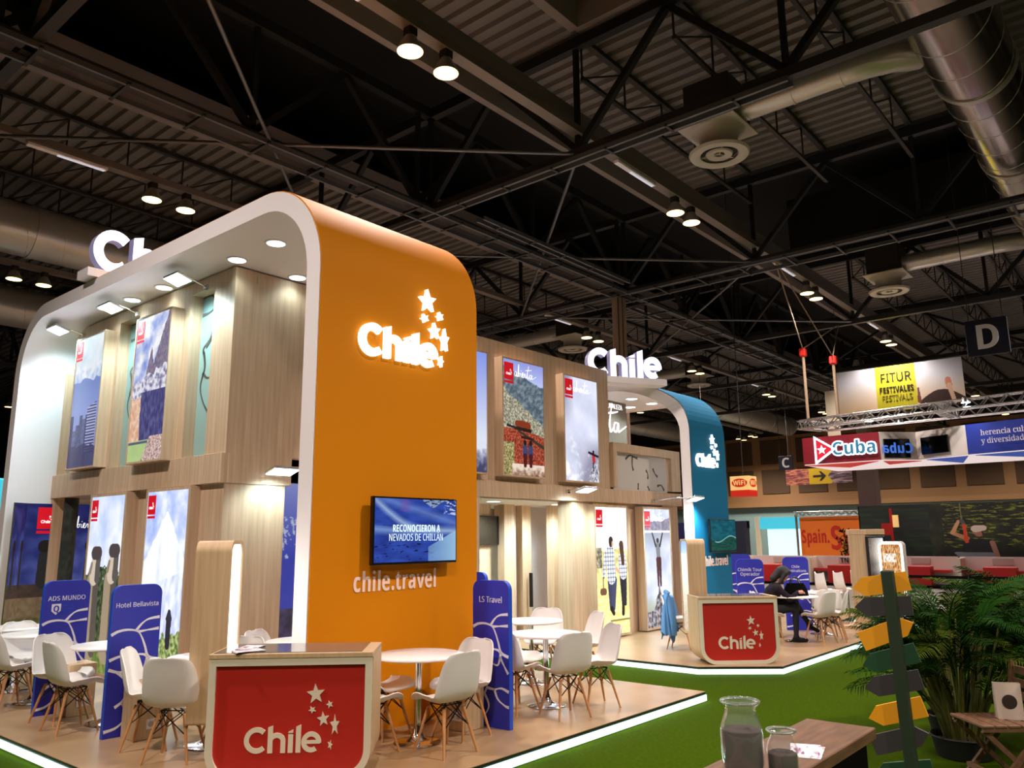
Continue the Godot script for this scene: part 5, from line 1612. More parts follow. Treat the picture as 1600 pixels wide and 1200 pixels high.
func stands() -> void:
	platform("low oak-look platform of the near stand with a glowing white edge", PackedVector2Array([Vector2(2.9, 17.0), Vector2(2.9, 5.40), Vector2(3.60, 4.48), Vector2(8.66, 4.48), Vector2(8.66, 17.0)]), [0, 1, 2, 3], 0)
	platform("low oak-look platform of the far stand with a glowing white edge", PackedVector2Array([Vector2(10.2, 17.0), Vector2(10.2, 5.36), Vector2(10.9, 4.48), Vector2(19.5, 4.48), Vector2(19.5, 17.0)]), [0, 1, 2], 1)
	var a := deg_to_rad(-47.0)
	# counters and their totems; the turn makes local z look towards (-0.73, 0.68)
	counter("near red counter at the front corner of the near platform", Vector3(3.67, 0.1, -5.25), a, 1.19)
	counter("far red counter at the corner of the far platform", Vector3(10.72, 0.1, -4.98), a, 1.10)
	totem("oak banded totem with a bright white side, behind the near red counter", Vector3(3.70, 0.38, -6.37), deg_to_rad(-45.0), "white panel print")
	totem("oak banded totem with a wheat picture, behind the far red counter", Vector3(11.10, 0.42, -5.84), deg_to_rad(-45.0), "wheat print")
	for q in [["glossy leaflet lying on the near red counter", Vector3(3.62, 1.0035, -5.72), 0.5], ["small folded leaflet on the near red counter beside the totem", Vector3(3.50, 1.0035, -5.56), -0.3]]:
		var t := thing("leaflet", q[0], "leaflet", q[1], q[2])
		for k in 3:
			print_part(t, "sheet", 0.21, 0.15, 0.002, M["leaflet print"], Transform3D(Basis(Vector3.RIGHT, -PI / 2) * Basis(Vector3.BACK, 0.05 * k), Vector3(0.004 * k, 0.001 + 0.0022 * k, 0)))
	# signs and plinths
	blue_sign("rounded blue sign reading ADS MUNDO with a white shield", ["ADS MUNDO"], Vector3(3.60, 0.1, -9.19), 0.0, 0.064, true)
	blue_sign("rounded blue sign reading Hotel Bellavista", ["Hotel Bellavista"], Vector3(3.625, 0.1, -7.66), 0.0, 0.058)
	blue_sign("rounded blue sign reading LS Travel right of the orange arch", ["LS Travel"], Vector3(5.90, 0.1, -5.24), -PI / 2, 0.075)
	blue_sign("rounded blue sign half hidden behind the LS Travel sign", ["Turismo y"], Vector3(7.25, 0.1, -6.75), -PI / 2, 0.07)
	blue_sign("rounded blue sign of a tour operator left of the seated woman", ["Chimik Tour", "Operador"], Vector3(13.5, 0.1, -6.02), -1.1, 0.075)
	blue_sign("rounded blue sign right of the seated woman, beyond the round table", ["Chile", "Destinations"], Vector3(15.15, 0.1, -5.85), -1.1, 0.066)
	blue_sign("rounded blue sign mostly hidden behind the tour operator sign", [], Vector3(16.9, 0.1, -7.75), -1.1)
	plinth("oak plinth with white sockets in front of the Hotel Bellavista sign", Vector3(3.68, 0.1, -7.47), 0.0, 0.27, 0.52, 0.28)
	plinth("oak plinth with white sockets in front of the ADS MUNDO sign", Vector3(3.70, 0.1, -9.0), 0.0, 0.27, 0.50, 0.28)
	plinth("oak plinth with white sockets beside the LS Travel sign", Vector3(5.70, 0.1, -5.42), -PI / 2, 0.27, 0.52, 0.26)
	plinth("oak plinth with a white socket beside the seated woman's table", Vector3(14.0, 0.1, -5.9), -1.1, 0.3, 0.5, 0.3)
	# tables
	chair0 = make_chair()
	table0 = make_table()
	table(5.06, -5.36, "round white table right of the near red counter, before the orange arch")
	table(6.95, -5.42, "round white table right of the LS Travel sign, nearer of two")
	table(7.90, -6.38, "round white table right of the LS Travel sign, farther of two")
	table(3.74, -8.30, "round white table between the two left blue signs")
	table(3.90, -6.72, "round white table between the Hotel Bellavista sign and the totem")
	table(3.68, -10.0, "round white table at the left edge, in front of its pair")
	table(3.75, -10.95, "round white table at the left edge, behind its pair")
	table(5.05, -7.0, "round white table hidden behind the near red counter")
	table(13.55, -5.3, "round white table with a black handbag beside the seated woman")
	table(14.75, -5.3, "round white table beyond the two white chairs on the far platform")
	var g := "white shell chairs on wooden legs"
	chair(4.99, -4.95, 0.05, -1, "white shell chair seen from behind at the table right of the near counter", g)
	chair(5.46, -5.22, -1, 0.02, "white shell chair on the plinth side of the table right of the near counter", g)
	chair(4.56, -5.42, 1, 0.0, "white shell chair half hidden by the right end of the near red counter", g)
	chair(5.04, -5.80, 0.1, 1, "white shell chair against the orange arch at the table right of the near counter", g)
	chair(6.68, -4.98, 0.35, -0.94, "white shell chair seen from behind at the nearer table beyond the LS Travel sign", g)
	chair(7.28, -5.02, -0.85, -0.5, "white shell chair turned left at the platform tip beyond the LS Travel sign", g)
	chair(6.55, -5.52, 1, 0.0, "white shell chair partly behind the LS Travel sign", g)
	chair(7.05, -5.90, 0.0, 1, "white shell chair facing the viewer between the two tables beyond the LS Travel sign", g)
	chair(8.42, -6.60, -0.9, 0.4, "white shell chair at the back of the farther table beyond the LS Travel sign", g)
	chair(8.35, -5.95, -0.85, -0.5, "white shell chair seen edge-on at the farther table beyond the LS Travel sign", g)
	chair(7.55, -6.75, 0.7, 0.7, "white shell chair in the shade left of the farther table beyond the LS Travel sign", g)
	chair(3.37, -8.27, 1, 0.0, "white shell chair with its back to the viewer between the two left blue signs", g)
	chair(3.47, -8.77, 0.25, 1, "white shell chair facing right, against the ADS MUNDO sign", g)
	chair(3.49, -6.53, 0.78, -0.62, "white shell chair with its back to the viewer right of the Hotel Bellavista sign", g)
	chair(3.55, -7.08, 0.75, 0.66, "white shell chair side-on against the Hotel Bellavista sign", g)
	chair(4.28, -7.02, -0.8, 0.5, "white shell chair behind the table right of the Hotel Bellavista sign", g)
	chair(3.36, -9.80, 1, -0.1, "white shell chair with its back to the viewer at the left edge", g)
	chair(3.72, -10.47, 0.1, 1, "white shell chair facing the viewer at the left edge", g)
	chair(4.92, -7.35, 0.4, 1, "white shell chair back showing over the near red counter, left of two", g)
	chair(5.34, -6.80, -0.5, 0.85, "white shell chair back showing over the near red counter, right of two", g)
	chair(13.60, -4.92, 0.25, -1, "white shell chair in front of the handbag table on the far platform", g)
	chair(13.98, -4.82, -0.3, -1, "white shell chair right of the handbag table, seen from behind", g)
	chair(14.35, -5.05, 0.8, -0.5, "white shell chair between the two far platform tables", g)
	chair(11.67, -6.41, 0.3, 1, "white shell chair under the light blue jacket", g)
	chair(12.4, -5.75, 1, 0.3, "white shell chair showing over the top of the far red counter", g)
	chair(13.22, -5.62, 0.644, 0.765, "white shell chair under the seated woman", g)
	# white bar stools at the back
	for k in 4:
		var t := thing("bar_stool", "white bar stool on a chrome stem behind the far platform, %s from the left" % ORD[k], "stool", Vector3(16.2 + k * 0.55, 0.1, -6.0 + k * 0.18), 0.9, "white bar stools at the back")
		var s := new_st()
		var rows := []
		for i in 9:
			var v := i / 8.0
			var row := []
			for j in 9:
				var u := j / 4.0 - 1.0
				row.append(Vector3(u * 0.20 * (1.0 - 0.25 * v * v), 0.62 + (0.0 if v < 0.5 else (v - 0.5) * 0.68) + u * u * 0.03, 0.18 - minf(v, 0.55) * 0.66 - maxf(0.0, v - 0.55) * 0.1 + u * u * 0.05 * v))
			rows.append(row)
		sheet(s, rows, 0.02)
		part("shell_seat", s, M["white shell"], t)
		s = new_st()
		tube(s, [Vector3(0, 0.02, 0), Vector3(0, 0.62, 0)], 0.025, 10)
		part("stem", s, M["chrome"], t)
		s = new_st()
		lathe(s, [Vector2(0.2, 0), Vector2(0.2, 0.012), Vector2(0.05, 0.035), Vector2(0.025, 0.06)], 20)
		part("base", s, M["chrome"], t)
	jacket()
	woman()
	handbag()

func jacket() -> void:
	# draped over the chair back at (11.55, -6.55), which faces (0.3, 1)
	var t := thing("blue_jacket", "light blue jacket draped over a chair on the far platform", "jacket", Vector3(11.62, 0.06, -6.60), 0.45)
	var rows := []
	var n := 36
	for i in 15:
		var v := i / 14.0
		var y := 0.89 - v * 0.66
		var row := []
		for k in n:
			var a := TAU * k / n
			var fold := 1.0 + v * (0.10 * sin(a * 5.0 + 1.0) + 0.07 * sin(a * 9.0 + v * 3.0)) 
			var w := lerpf(0.17, 0.37, pow(v, 0.6))
			var d := lerpf(0.035, 0.115, pow(v, 0.7))
			var hem := 0.07 * v * v * sin(a * 2.0 + 0.6) + 0.03 * v * sin(a * 5.0)
			if i == 0:
				w = 0.07
				d = 0.012
			row.append(Vector3(cos(a) * w * fold + 0.03 * v, y + hem + (0.012 * sin(a * 3.0) if i < 3 else 0.0), sin(a) * d * fold))
		rows.append(row)
	var s := new_st()
	sheet(s, rows, 0.008, true)
	part("body", s, M["jacket blue"], t)
	for k in [-1.0, 1.0]:
		s = new_st()
		tube(s, [Vector3(0.15 * k, 0.80, 0.03), Vector3(0.24 * k, 0.62, 0.08), Vector3(0.28 * k, 0.44, 0.10), Vector3(0.29 * k, 0.26, 0.10)], 0.065, 12, 0.05)
		part("sleeve", s, M["jacket blue"], t)
	s = new_st()
	tube(s, [Vector3(-0.09, 0.86, 0.03), Vector3(-0.06, 0.90, -0.02), Vector3(0.06, 0.90, -0.02), Vector3(0.09, 0.86, 0.03)], 0.03, 10)
	part("collar", s, M["jacket blue"], t)

func handbag() -> void:
	var t := thing("black_handbag", "black handbag standing on the round table beside the seated woman", "handbag", Vector3(13.60, 0.831, -5.28), -0.9)
	var s := new_st()
	var rows := []
	for i in 8:
		var v := i / 7.0
		var row := []
		for k in 20:
			var a := TAU * k / 20
			var w := 0.20 * (1.0 - 0.35 * v * v) + 0.01 * sin(a * 3.0)
			row.append(Vector3(cos(a) * w, v * 0.20, sin(a) * (0.09 * (1.0 - 0.75 * v) + 0.008)))
		rows.append(row)
	sheet(s, rows, 0.006, true)
	part("bag_body", s, M["black fabric"], t)
	for k in [-1.0, 1.0]:
		s = new_st()
		tube(s, [Vector3(-0.09, 0.17, 0.03 * k), Vector3(-0.06, 0.27, 0.04 * k), Vector3(0.0, 0.31, 0.045 * k), Vector3(0.06, 0.27, 0.04 * k), Vector3(0.09, 0.17, 0.03 * k)], 0.008, 8)
		part("handle", s, M["black plastic"], t)

# ---------------------------------------------------------------- a body as one surface: tapered capsules joined smoothly, meshed as surface nets
func body_mesh(bones: Array, cell: float, blend: float, st: SurfaceTool, xf := Transform3D()) -> void:
	# bones: [a, b, ra, rb, colour]
	var lo := Vector3(99, 99, 99)
	var hi := -lo
	for b in bones:
		for k in 2:
			var r: float = b[2 + k] + cell * 2.0
			lo = lo.min(b[k] - Vector3.ONE * r)
			hi = hi.max(b[k] + Vector3.ONE * r)
	var nx := int((hi.x - lo.x) / cell) + 2
	var ny := int((hi.y - lo.y) / cell) + 2
	var nz_ := int((hi.z - lo.z) / cell) + 2
	var f := PackedFloat32Array()
	f.resize(nx * ny * nz_)
	f.fill(9.0)
	for b in bones:                                    # smooth union, bone by bone, only near the bone
		var A: Vector3 = b[0]
		var D: Vector3 = b[1] - b[0]
		var ra: float = b[2]
		var rb: float = b[3]
		var dd := maxf(D.length_squared(), 1e-9)
		var m := maxf(ra, rb) + blend + cell * 2.0
		var l0 := (A.min(b[1]) - Vector3.ONE * m - lo) / cell
		var l1 := (A.max(b[1]) + Vector3.ONE * m - lo) / cell
		for z in range(maxi(0, int(l0.z)), mini(nz_, int(l1.z) + 1)):
			for y in range(maxi(0, int(l0.y)), mini(ny, int(l1.y) + 1)):
				for x in range(maxi(0, int(l0.x)), mini(nx, int(l1.x) + 1)):
					var p := lo + Vector3(x, y, z) * cell - A
					var t := clampf(p.dot(D) / dd, 0.0, 1.0)
					var d := (p - D * t).length() - lerpf(ra, rb, t)
					var i := (z * ny + y) * nx + x
					var o := f[i]
					var h := maxf(blend - absf(o - d), 0.0) / blend
					f[i] = minf(o, d) - h * h * blend * 0.25
	var id := {}
	var pos := PackedVector3Array()
	var sx := 1
	var sy := nx
	var sz := nx * ny
	var offs := [0, sx, sy, sx + sy, sz, sx + sz, sy + sz, sx + sy + sz]
	var edges := [[0, 1], [2, 3], [4, 5], [6, 7], [0, 2], [1, 3], [4, 6], [5, 7], [0, 4], [1, 5], [2, 6], [3, 7]]
	for z in nz_ - 1:
		for y in ny - 1:
			for x in nx - 1:
				var i := (z * ny + y) * nx + x
				var neg := 0
				for o in offs:
					if f[i + o] < 0.0:
						neg += 1
				if neg == 0 or neg == 8:
					continue
				var sum := Vector3()
				var c := 0
				for e in edges:
					var fa := f[i + offs[e[0]]]
					var fb := f[i + offs[e[1]]]
					if (fa < 0.0) != (fb < 0.0):
						var t := fa / (fa - fb)
						var pa := Vector3(e[0] & 1, (e[0] >> 1) & 1, e[0] >> 2)
						var pb := Vector3(e[1] & 1, (e[1] >> 1) & 1, e[1] >> 2)
						sum += pa.lerp(pb, t)
						c += 1
				id[i] = pos.size()
				pos.append(lo + (Vector3(x, y, z) + sum / c) * cell)
	var nor := PackedVector3Array()
	var col := PackedColorArray()
	for p in pos:
		var best := 9.0
		var cc := Color.WHITE
		var g := Vector3()
		for b in bones:
			var D: Vector3 = b[1] - b[0]
			var t := clampf((p - b[0]).dot(D) / maxf(D.length_squared(), 1e-9), 0, 1)
			var v: Vector3 = p - b[0] - D * t
			var d: float = v.length() - lerpf(b[2], b[3], t)
			g += v.normalized() * exp(-maxf(d, 0.0) * 60.0)
			if d < best:
				best = d
				cc = b[4]
		nor.append(g.normalized())
		col.append(cc)
	for i in id:
		for ax in 3:
			var step: int = [sx, sy, sz][ax]
			var s1: int = [sy, sz, sx][ax]
			var s2: int = [sz, sx, sy][ax]
			if i + step >= f.size() or (f[i] < 0.0) == (f[i + step] < 0.0):
				continue
			if not (id.has(i - s1) and id.has(i - s2) and id.has(i - s1 - s2)):
				continue
			var q := [id[i], id[i - s1], id[i - s1 - s2], id[i - s2]]
			for t in [[0, 1, 2], [0, 2, 3]]:
				var a: int = q[t[0]]
				var b: int = q[t[1]]
				var c: int = q[t[2]]
				if (pos[b] - pos[a]).cross(pos[c] - pos[a]).dot(nor[a] + nor[b] + nor[c]) > 0.0:
					var w := b
					b = c
					c = w
				for k in [a, b, c]:
					st.set_color(col[k])
					vtx(st, xf * pos[k], xf.basis * nor[k])

func hand_bones(wrist: Vector3, dir: Vector3, up: Vector3, side: float, c: Color) -> Array:
	# palm, four curled fingers of unequal length and a thumb from the side of the palm
	var r := dir.cross(up).normalized() * side
	var out := [[wrist, wrist + dir * 0.08, 0.026, 0.030, c], [wrist + r * 0.02, wrist + dir * 0.075 + r * 0.025, 0.016, 0.014, c], [wrist - r * 0.02, wrist + dir * 0.07 - r * 0.028, 0.016, 0.013, c]]
	for k in 4:
		var o := r * (0.03 - 0.02 * k)
		var l: float = [0.060, 0.070, 0.066, 0.050][k]
		var a := wrist + dir * 0.08 + o
		var b := a + dir * l * 0.5 - up * 0.006
		var d := b + dir * l * 0.35 - up * l * 0.3
		out.append([a, b, 0.010, 0.0088, c])
		out.append([b, d, 0.0088, 0.0075, c])
	var th := wrist + dir * 0.025 + r * 0.03
	out.append([th, th + dir * 0.03 + r * 0.025 - up * 0.005, 0.012, 0.010, c])
	out.append([th + dir * 0.03 + r * 0.025 - up * 0.005, th + dir * 0.058 + r * 0.03 - up * 0.014, 0.010, 0.008, c])
	return out

func woman() -> void:
	var t := thing("person", "woman in black clothes with long dark hair, sitting bent forward beside the far red counter", "person", Vector3(13.20, 0.1, -5.60), atan2(0.644, 0.765))
	var bk := Color(0.016, 0.015, 0.02)
	var tr := Color(0.02, 0.02, 0.026)
	var sk := Color(0.56, 0.29, 0.20)
	var sh := Color(0.012, 0.012, 0.012)
	var bones := [[Vector3(-0.07, 0.52, -0.03), Vector3(0.07, 0.52, -0.03), 0.115, 0.115, tr], [Vector3(0, 0.55, -0.03), Vector3(0, 0.78, 0.08), 0.125, 0.135, bk], [Vector3(-0.10, 0.86, 0.13), Vector3(0.10, 0.86, 0.13), 0.085, 0.085, bk],
		[Vector3(0, 0.90, 0.15), Vector3(0, 0.99, 0.21), 0.052, 0.048, sk],
		[Vector3(-0.08, 0.50, 0.02), Vector3(-0.09, 0.56, 0.42), 0.085, 0.062, tr], [Vector3(-0.09, 0.56, 0.42), Vector3(-0.08, 0.11, 0.40), 0.058, 0.038, tr], [Vector3(-0.08, 0.05, 0.38), Vector3(-0.08, 0.035, 0.56), 0.040, 0.032, sh],
		[Vector3(0.08, 0.52, 0.02), Vector3(0.05, 0.66, 0.44), 0.085, 0.062, tr], [Vector3(0.05, 0.66, 0.44), Vector3(-0.06, 0.30, 0.62), 0.058, 0.038, tr], [Vector3(-0.07, 0.25, 0.63), Vector3(-0.08, 0.18, 0.76), 0.038, 0.030, sh],
		[Vector3(0.17, 0.86, 0.13), Vector3(0.22, 0.66, 0.26), 0.055, 0.045, bk], [Vector3(0.22, 0.66, 0.26), Vector3(0.10, 0.72, 0.42), 0.044, 0.032, bk],
		[Vector3(-0.17, 0.86, 0.13), Vector3(-0.22, 0.70, 0.30), 0.055, 0.045, bk], [Vector3(-0.22, 0.70, 0.30), Vector3(-0.12, 0.80, 0.46), 0.044, 0.032, bk]]
	var st := new_st()
	body_mesh(bones, 0.014, 0.045, st)
	# head: skull, jaw, nose, ears; it looks down towards the bag
	var hd := Transform3D(Basis(Vector3.RIGHT, 0.75), Vector3(0, 1.07, 0.27))
	var head := [[Vector3(0, 0.03, -0.015), Vector3(0, 0.035, -0.005), 0.088, 0.086, sk], [Vector3(0, -0.04, 0.025), Vector3(0, -0.065, 0.045), 0.060, 0.042, sk], [Vector3(0, 0.0, 0.078), Vector3(0, -0.022, 0.098), 0.012, 0.015, sk], [Vector3(-0.082, 0.0, 0), Vector3(-0.086, 0.025, -0.008), 0.014, 0.017, sk], [Vector3(0.082, 0.0, 0), Vector3(0.086, 0.025, -0.008), 0.014, 0.017, sk],
		[Vector3(-0.018, -0.058, 0.082), Vector3(0.018, -0.058, 0.082), 0.008, 0.008, Color(0.42, 0.13, 0.11)], [Vector3(-0.033, 0.012, 0.076), Vector3(-0.03, 0.012, 0.077), 0.011, 0.011, Color(0.05, 0.03, 0.03)], [Vector3(0.033, 0.012, 0.076), Vector3(0.03, 0.012, 0.077), 0.011, 0.011, Color(0.05, 0.03, 0.03)], [Vector3(0, -0.06, -0.02), Vector3(0, -0.12, -0.04), 0.05, 0.05, sk]]
	body_mesh(head, 0.006, 0.02, st, hd)
	body_mesh(hand_bones(Vector3(0.10, 0.72, 0.42), Vector3(-0.5, 0.05, 0.85).normalized(), Vector3.UP, 1.0, sk), 0.005, 0.008, st)
	body_mesh(hand_bones(Vector3(-0.12, 0.80, 0.46), Vector3(0.35, 0.0, 0.93).normalized(), Vector3.UP, -1.0, sk), 0.005, 0.008, st)
	var m := mat("body colours", Color.WHITE, 0.8)
	m.metallic_specular = 0.25
	m.vertex_color_use_as_albedo = true
	part("body", st, m, t)
	var hr := [[Vector3(0, 0.055, -0.03), Vector3(0, 0.05, -0.02), 0.098, 0.094, bk], [Vector3(0, 0.02, -0.07), Vector3(0, -0.14, -0.075), 0.075, 0.065, bk], [Vector3(-0.085, 0.04, 0.0), Vector3(-0.095, -0.15, 0.02), 0.035, 0.028, bk], [Vector3(0.085, 0.04, 0.0), Vector3(0.095, -0.15, 0.02), 0.035, 0.028, bk], [Vector3(-0.05, 0.10, 0.04), Vector3(0.05, 0.10, 0.04), 0.035, 0.035, bk]]
	st = new_st()
	body_mesh(hr, 0.01, 0.04, st, hd)
	part("hair", st, M["hair"], t)

# ---------------------------------------------------------------- foreground
func foreground() -> void:
	var t := thing("bar_table", "long dark wooden bar top on a black base in the lower right foreground", "bar table", Vector3(1.5, 0, -1.405))
	var s := new_st()
	box(s, Vector3(0, 0.925, 0), Vector3(5.1, 0.05, 0.32), 0.004)
	part("worktop", s, M["dark bench wood"], t)
	box_part("black_base", Vector3(0, 0.45, 0), Vector3(4.98, 0.90, 0.26), M["black fabric"], t)
	# jars
	for q in [["large glass jar half full of ground coffee on the bar top", Vector3(3.02, 0.9505, -1.42), 1.0, 1.0, 0.58], ["small glass jar of ground coffee beside the large jar", Vector3(3.09, 0.9505, -1.295), 0.72, 0.60, 0.46]]:
		t = thing("glass_jar", q[0], "jar", q[1], 0.0, "coffee jars")
		var rx: float = q[2]
		var h: float = q[3]
		var prof := []
		for p in [[0, 0.0], [0.066, 0.0], [0.075, 0.008], [0.078, 0.03], [0.079, 0.13], [0.076, 0.16], [0.066, 0.19], [0.058, 0.21], [0.056, 0.225], [0.060, 0.235], [0.070, 0.243], [0.074, 0.249], [0.070, 0.256], [0.060, 0.258]]:
			prof.append(Vector2(p[0] * rx, p[1] * h))
		s = new_st()
		lathe(s, prof, 40)
		part("glass_body", s, M["jar glass"], t)
		var inn := []
		for p in [[0.060, 0.258], [0.054, 0.25], [0.052, 0.225], [0.054, 0.21], [0.062, 0.19], [0.072, 0.16], [0.075, 0.13], [0.074, 0.03], [0.070, 0.012], [0, 0.01]]:
			inn.append(Vector2(p[0] * rx, p[1] * h))
		s = new_st()
		lathe(s, inn, 40)
		part("glass_lining", s, M["jar glass"], t)
		s = new_st()
		var rim := []
		for k in 41:
			var a := TAU * k / 40
			rim.append(Vector3(cos(a) * 0.070 * rx, 0.250 * h, sin(a) * 0.070 * rx))
		tube(s, rim, 0.0055, 8)
		part("rim", s, M["jar glass thick"], t)
		s = new_st()
		var top: float = 0.258 * h * q[4]
		var cof := [Vector2(0, 0.011 * h), Vector2(0.069 * rx, 0.013 * h), Vector2(0.0735 * rx, 0.03 * h), Vector2(0.0738 * rx, top - 0.006)]
		for k in 6:
			cof.append(Vector2(0.072 * rx * (1.0 - k / 5.0), top + 0.004 * sin(k * 2.2) + 0.002 * k))
		lathe(s, cof, 36)
		part("ground_coffee", s, M["coffee"], t)
	t = thing("leaflet", "pale leaflet lying on the dark bar top beside the small jar", "leaflet", Vector3(3.44, 0.9505, -1.335), 0.25)
	for k in 2:
		print_part(t, "sheet", 0.20, 0.12, 0.002, M["leaflet print"], Transform3D(Basis(Vector3.RIGHT, -PI / 2) * Basis(Vector3.BACK, 0.12 * k), Vector3(0.012 * k, 0.001 + 0.0022 * k, -0.008 * k)))
	# signpost
	t = thing("signpost", "dark green wooden signpost with seven coloured arrow boards", "signpost", Vector3(4.47, 0, -1.19))
	t.rotation = Vector3(0.0, 0.0, 0.0)
	box_part("post", Vector3(0.0, 0.82, 0.0), Vector3(0.055, 1.64, 0.055), M["post green"], t, 0.006, Transform3D(Basis(Vector3.RIGHT, -0.03), Vector3(0, 0, -0.01)))
	var bz := Basis(Vector3(0.15, 0, 1).normalized(), Vector3.UP, Vector3(-1, 0, 0.15).normalized())
	for q in [[1.565, "board yellow", -1, 0.16, "yellow arrow board pointing left, topmost"], [1.455, "board grey", -1, 0.06, "dark grey arrow board pointing left, second from the top"], [1.325, "board yellow", 1, 0.40, "yellow arrow board pointing right"], [1.195, "board green", -1, 0.30, "green arrow board pointing left"], [1.075, "board grey", -1, 0.24, "dark grey arrow board pointing left, below the green board"], [0.94, "board yellow", -1, 0.30, "yellow arrow board pointing left, lowest"], [0.81, "board grey", 1, 0.32, "dark grey arrow board pointing right"], [0.66, "board green", -1, 0.2, "lowest green arrow board"]]:
		s = new_st()
		var d: float = q[2]
		var pl := PackedVector2Array([Vector2(-0.135 * d, -0.048), Vector2(0.085 * d, -0.048), Vector2(0.14 * d, 0.0), Vector2(0.085 * d, 0.048), Vector2(-0.135 * d, 0.048)])
		prism(s, pl, -0.009, 0.009, Transform3D(bz * Basis(Vector3.BACK, q[3]), Vector3(0.040, q[0], -0.085 + 0.03 * (q[0] - 0.82) * -1.0)))
		part("arrow_board", s, M[q[1]], t, q[4])
	# palms in planters
	palm("bushy potted palm with many thin stems behind the signpost", Vector3(7.85, 0, -1.72), 1.0, 84, 5)
	palm("leafy potted palm at the right edge behind the wooden chair", Vector3(8.9, 0, -1.15), 1.05, 60, 9)
	palm("leafy potted palm in the middle of the palm group", Vector3(8.7, 0, -1.95), 1.0, 56, 21)
	palm("low potted palm against the queue barrier, behind the signpost palm", Vector3(10.8, 0, -1.7), 0.95, 40, 14)
	# slatted chair with a paper bag
	t = thing("slatted_chair", "dark wooden slatted folding chair at the lower right edge", "chair", Vector3(7.07, 0, -1.30), -0.87)
	for k in 5:
		box_part("seat_slat", Vector3(-0.20 + 0.095 * k, 0.47, 0), Vector3(0.082, 0.02, 0.44), M["dark bench wood"], t, 0.004)
	for z in [-0.2, 0.2]:
		box_part("seat_rail", Vector3(0, 0.447, z), Vector3(0.46, 0.026, 0.03), M["dark bench wood"], t)
		s = new_st()
		bar(s, Vector3(-0.22, 0, z), Vector3(0.20, 0.46, z), 0.03, 0.035)
		part("leg", s, M["dark bench wood"], t)
		s = new_st()
		bar(s, Vector3(0.22, 0, z * 0.9), Vector3(-0.22, 0.44, z * 0.9), 0.03, 0.035)
		part("leg", s, M["dark bench wood"], t)
		s = new_st()
		bar(s, Vector3(0.20, 0.44, z), Vector3(0.27, 0.86, z), 0.03, 0.035)
		part("back_post", s, M["dark bench wood"], t)
	for k in 3:
		box_part("back_slat", Vector3(0.245 + 0.012 * k, 0.62 + 0.09 * k, 0), Vector3(0.018, 0.062, 0.42), M["dark bench wood"], t, 0.004)
	box_part("stretcher", Vector3(-0.16, 0.13, 0), Vector3(0.03, 0.03, 0.36), M["dark bench wood"], t)
	t = thing("paper_bag", "pale paper bag with a round dark print on the slatted chair seat", "bag", Vector3(7.13, 0.481, -1.235), -1.15)
	s = new_st()
	var rows := []
	for i in 6:
		var v := i / 5.0
		var row := []
		for k in 4:
			for j in 4:
				var u := j / 4.0
				var c: Array = [Vector2(-1, 1), Vector2(1, 1), Vector2(1, -1), Vector2(-1, -1)]
				var p: Vector2 = c[k].lerp(c[(k + 1) % 4], u)
				row.append(Vector3(p.x * (0.085 + 0.004 * v), v * 0.25, p.y * lerpf(0.045, 0.022, v) + 0.006 * sin(p.x * 3.0 + v * 2.0)))
		rows.append(row)
	sheet(s, rows, 0.003, true)
	part("bag_body", s, M["paper bag"], t)
	s = new_st()
	prism(s, arc(Vector2(0, 0.12), 0.05, 0, 345, 23), 0.038, 0.041, Transform3D(Basis(Vector3.RIGHT, -0.06), Vector3(0, 0, 0.006)))
	part("round_print", s, M["bag print"], t)

func frond(sd: int, len: float) -> SurfaceTool:
	# one feather leaf: an arching midrib with leaflets on both sides
	rng.seed = sd
	var s := new_st()
	var pts := []
	for i in 13:
		var v := i / 12.0
		pts.append(Vector3(0, len * (0.92 * v - 0.42 * v * v), len * (0.25 * v + 0.62 * v * v)))
	tube(s, pts, 0.008, 5, 0.002)
	for i in range(3, 36):
		var v := i / 36.0
		var f := v * 12.0
		var a: Vector3 = pts[int(f)]
		var b: Vector3 = pts[mini(int(f) + 1, 12)]
		var p := a.lerp(b, f - int(f))
		var d := (b - a).normalized()
		for k in [-1.0, 1.0]:
			var l := len * 0.42 * sin(PI * (0.12 + 0.80 * v)) * rng.randf_range(0.85, 1.1)
			var out := Vector3(k, 0, 0) * 0.75 + d * 0.75 + Vector3(0, rng.randf_range(-0.05, 0.2), 0)
			out = out.normalized()
			var tip := p + out * l + Vector3(0, -l * 0.28, 0)
			var mid := p + out * l * 0.5 + Vector3(0, l * 0.02, 0)
			var w := d * 0.0065
			var n := out.cross(d).normalized() * (1.0 if k < 0 else -1.0)
			tri(s, p - w * 0.5, p + w * 0.5, mid + w, n, n, n)
			tri(s, p - w * 0.5, mid + w, mid - w, n, n, n)
			tri(s, mid - w, mid + w, tip, n, n, n)
	return s

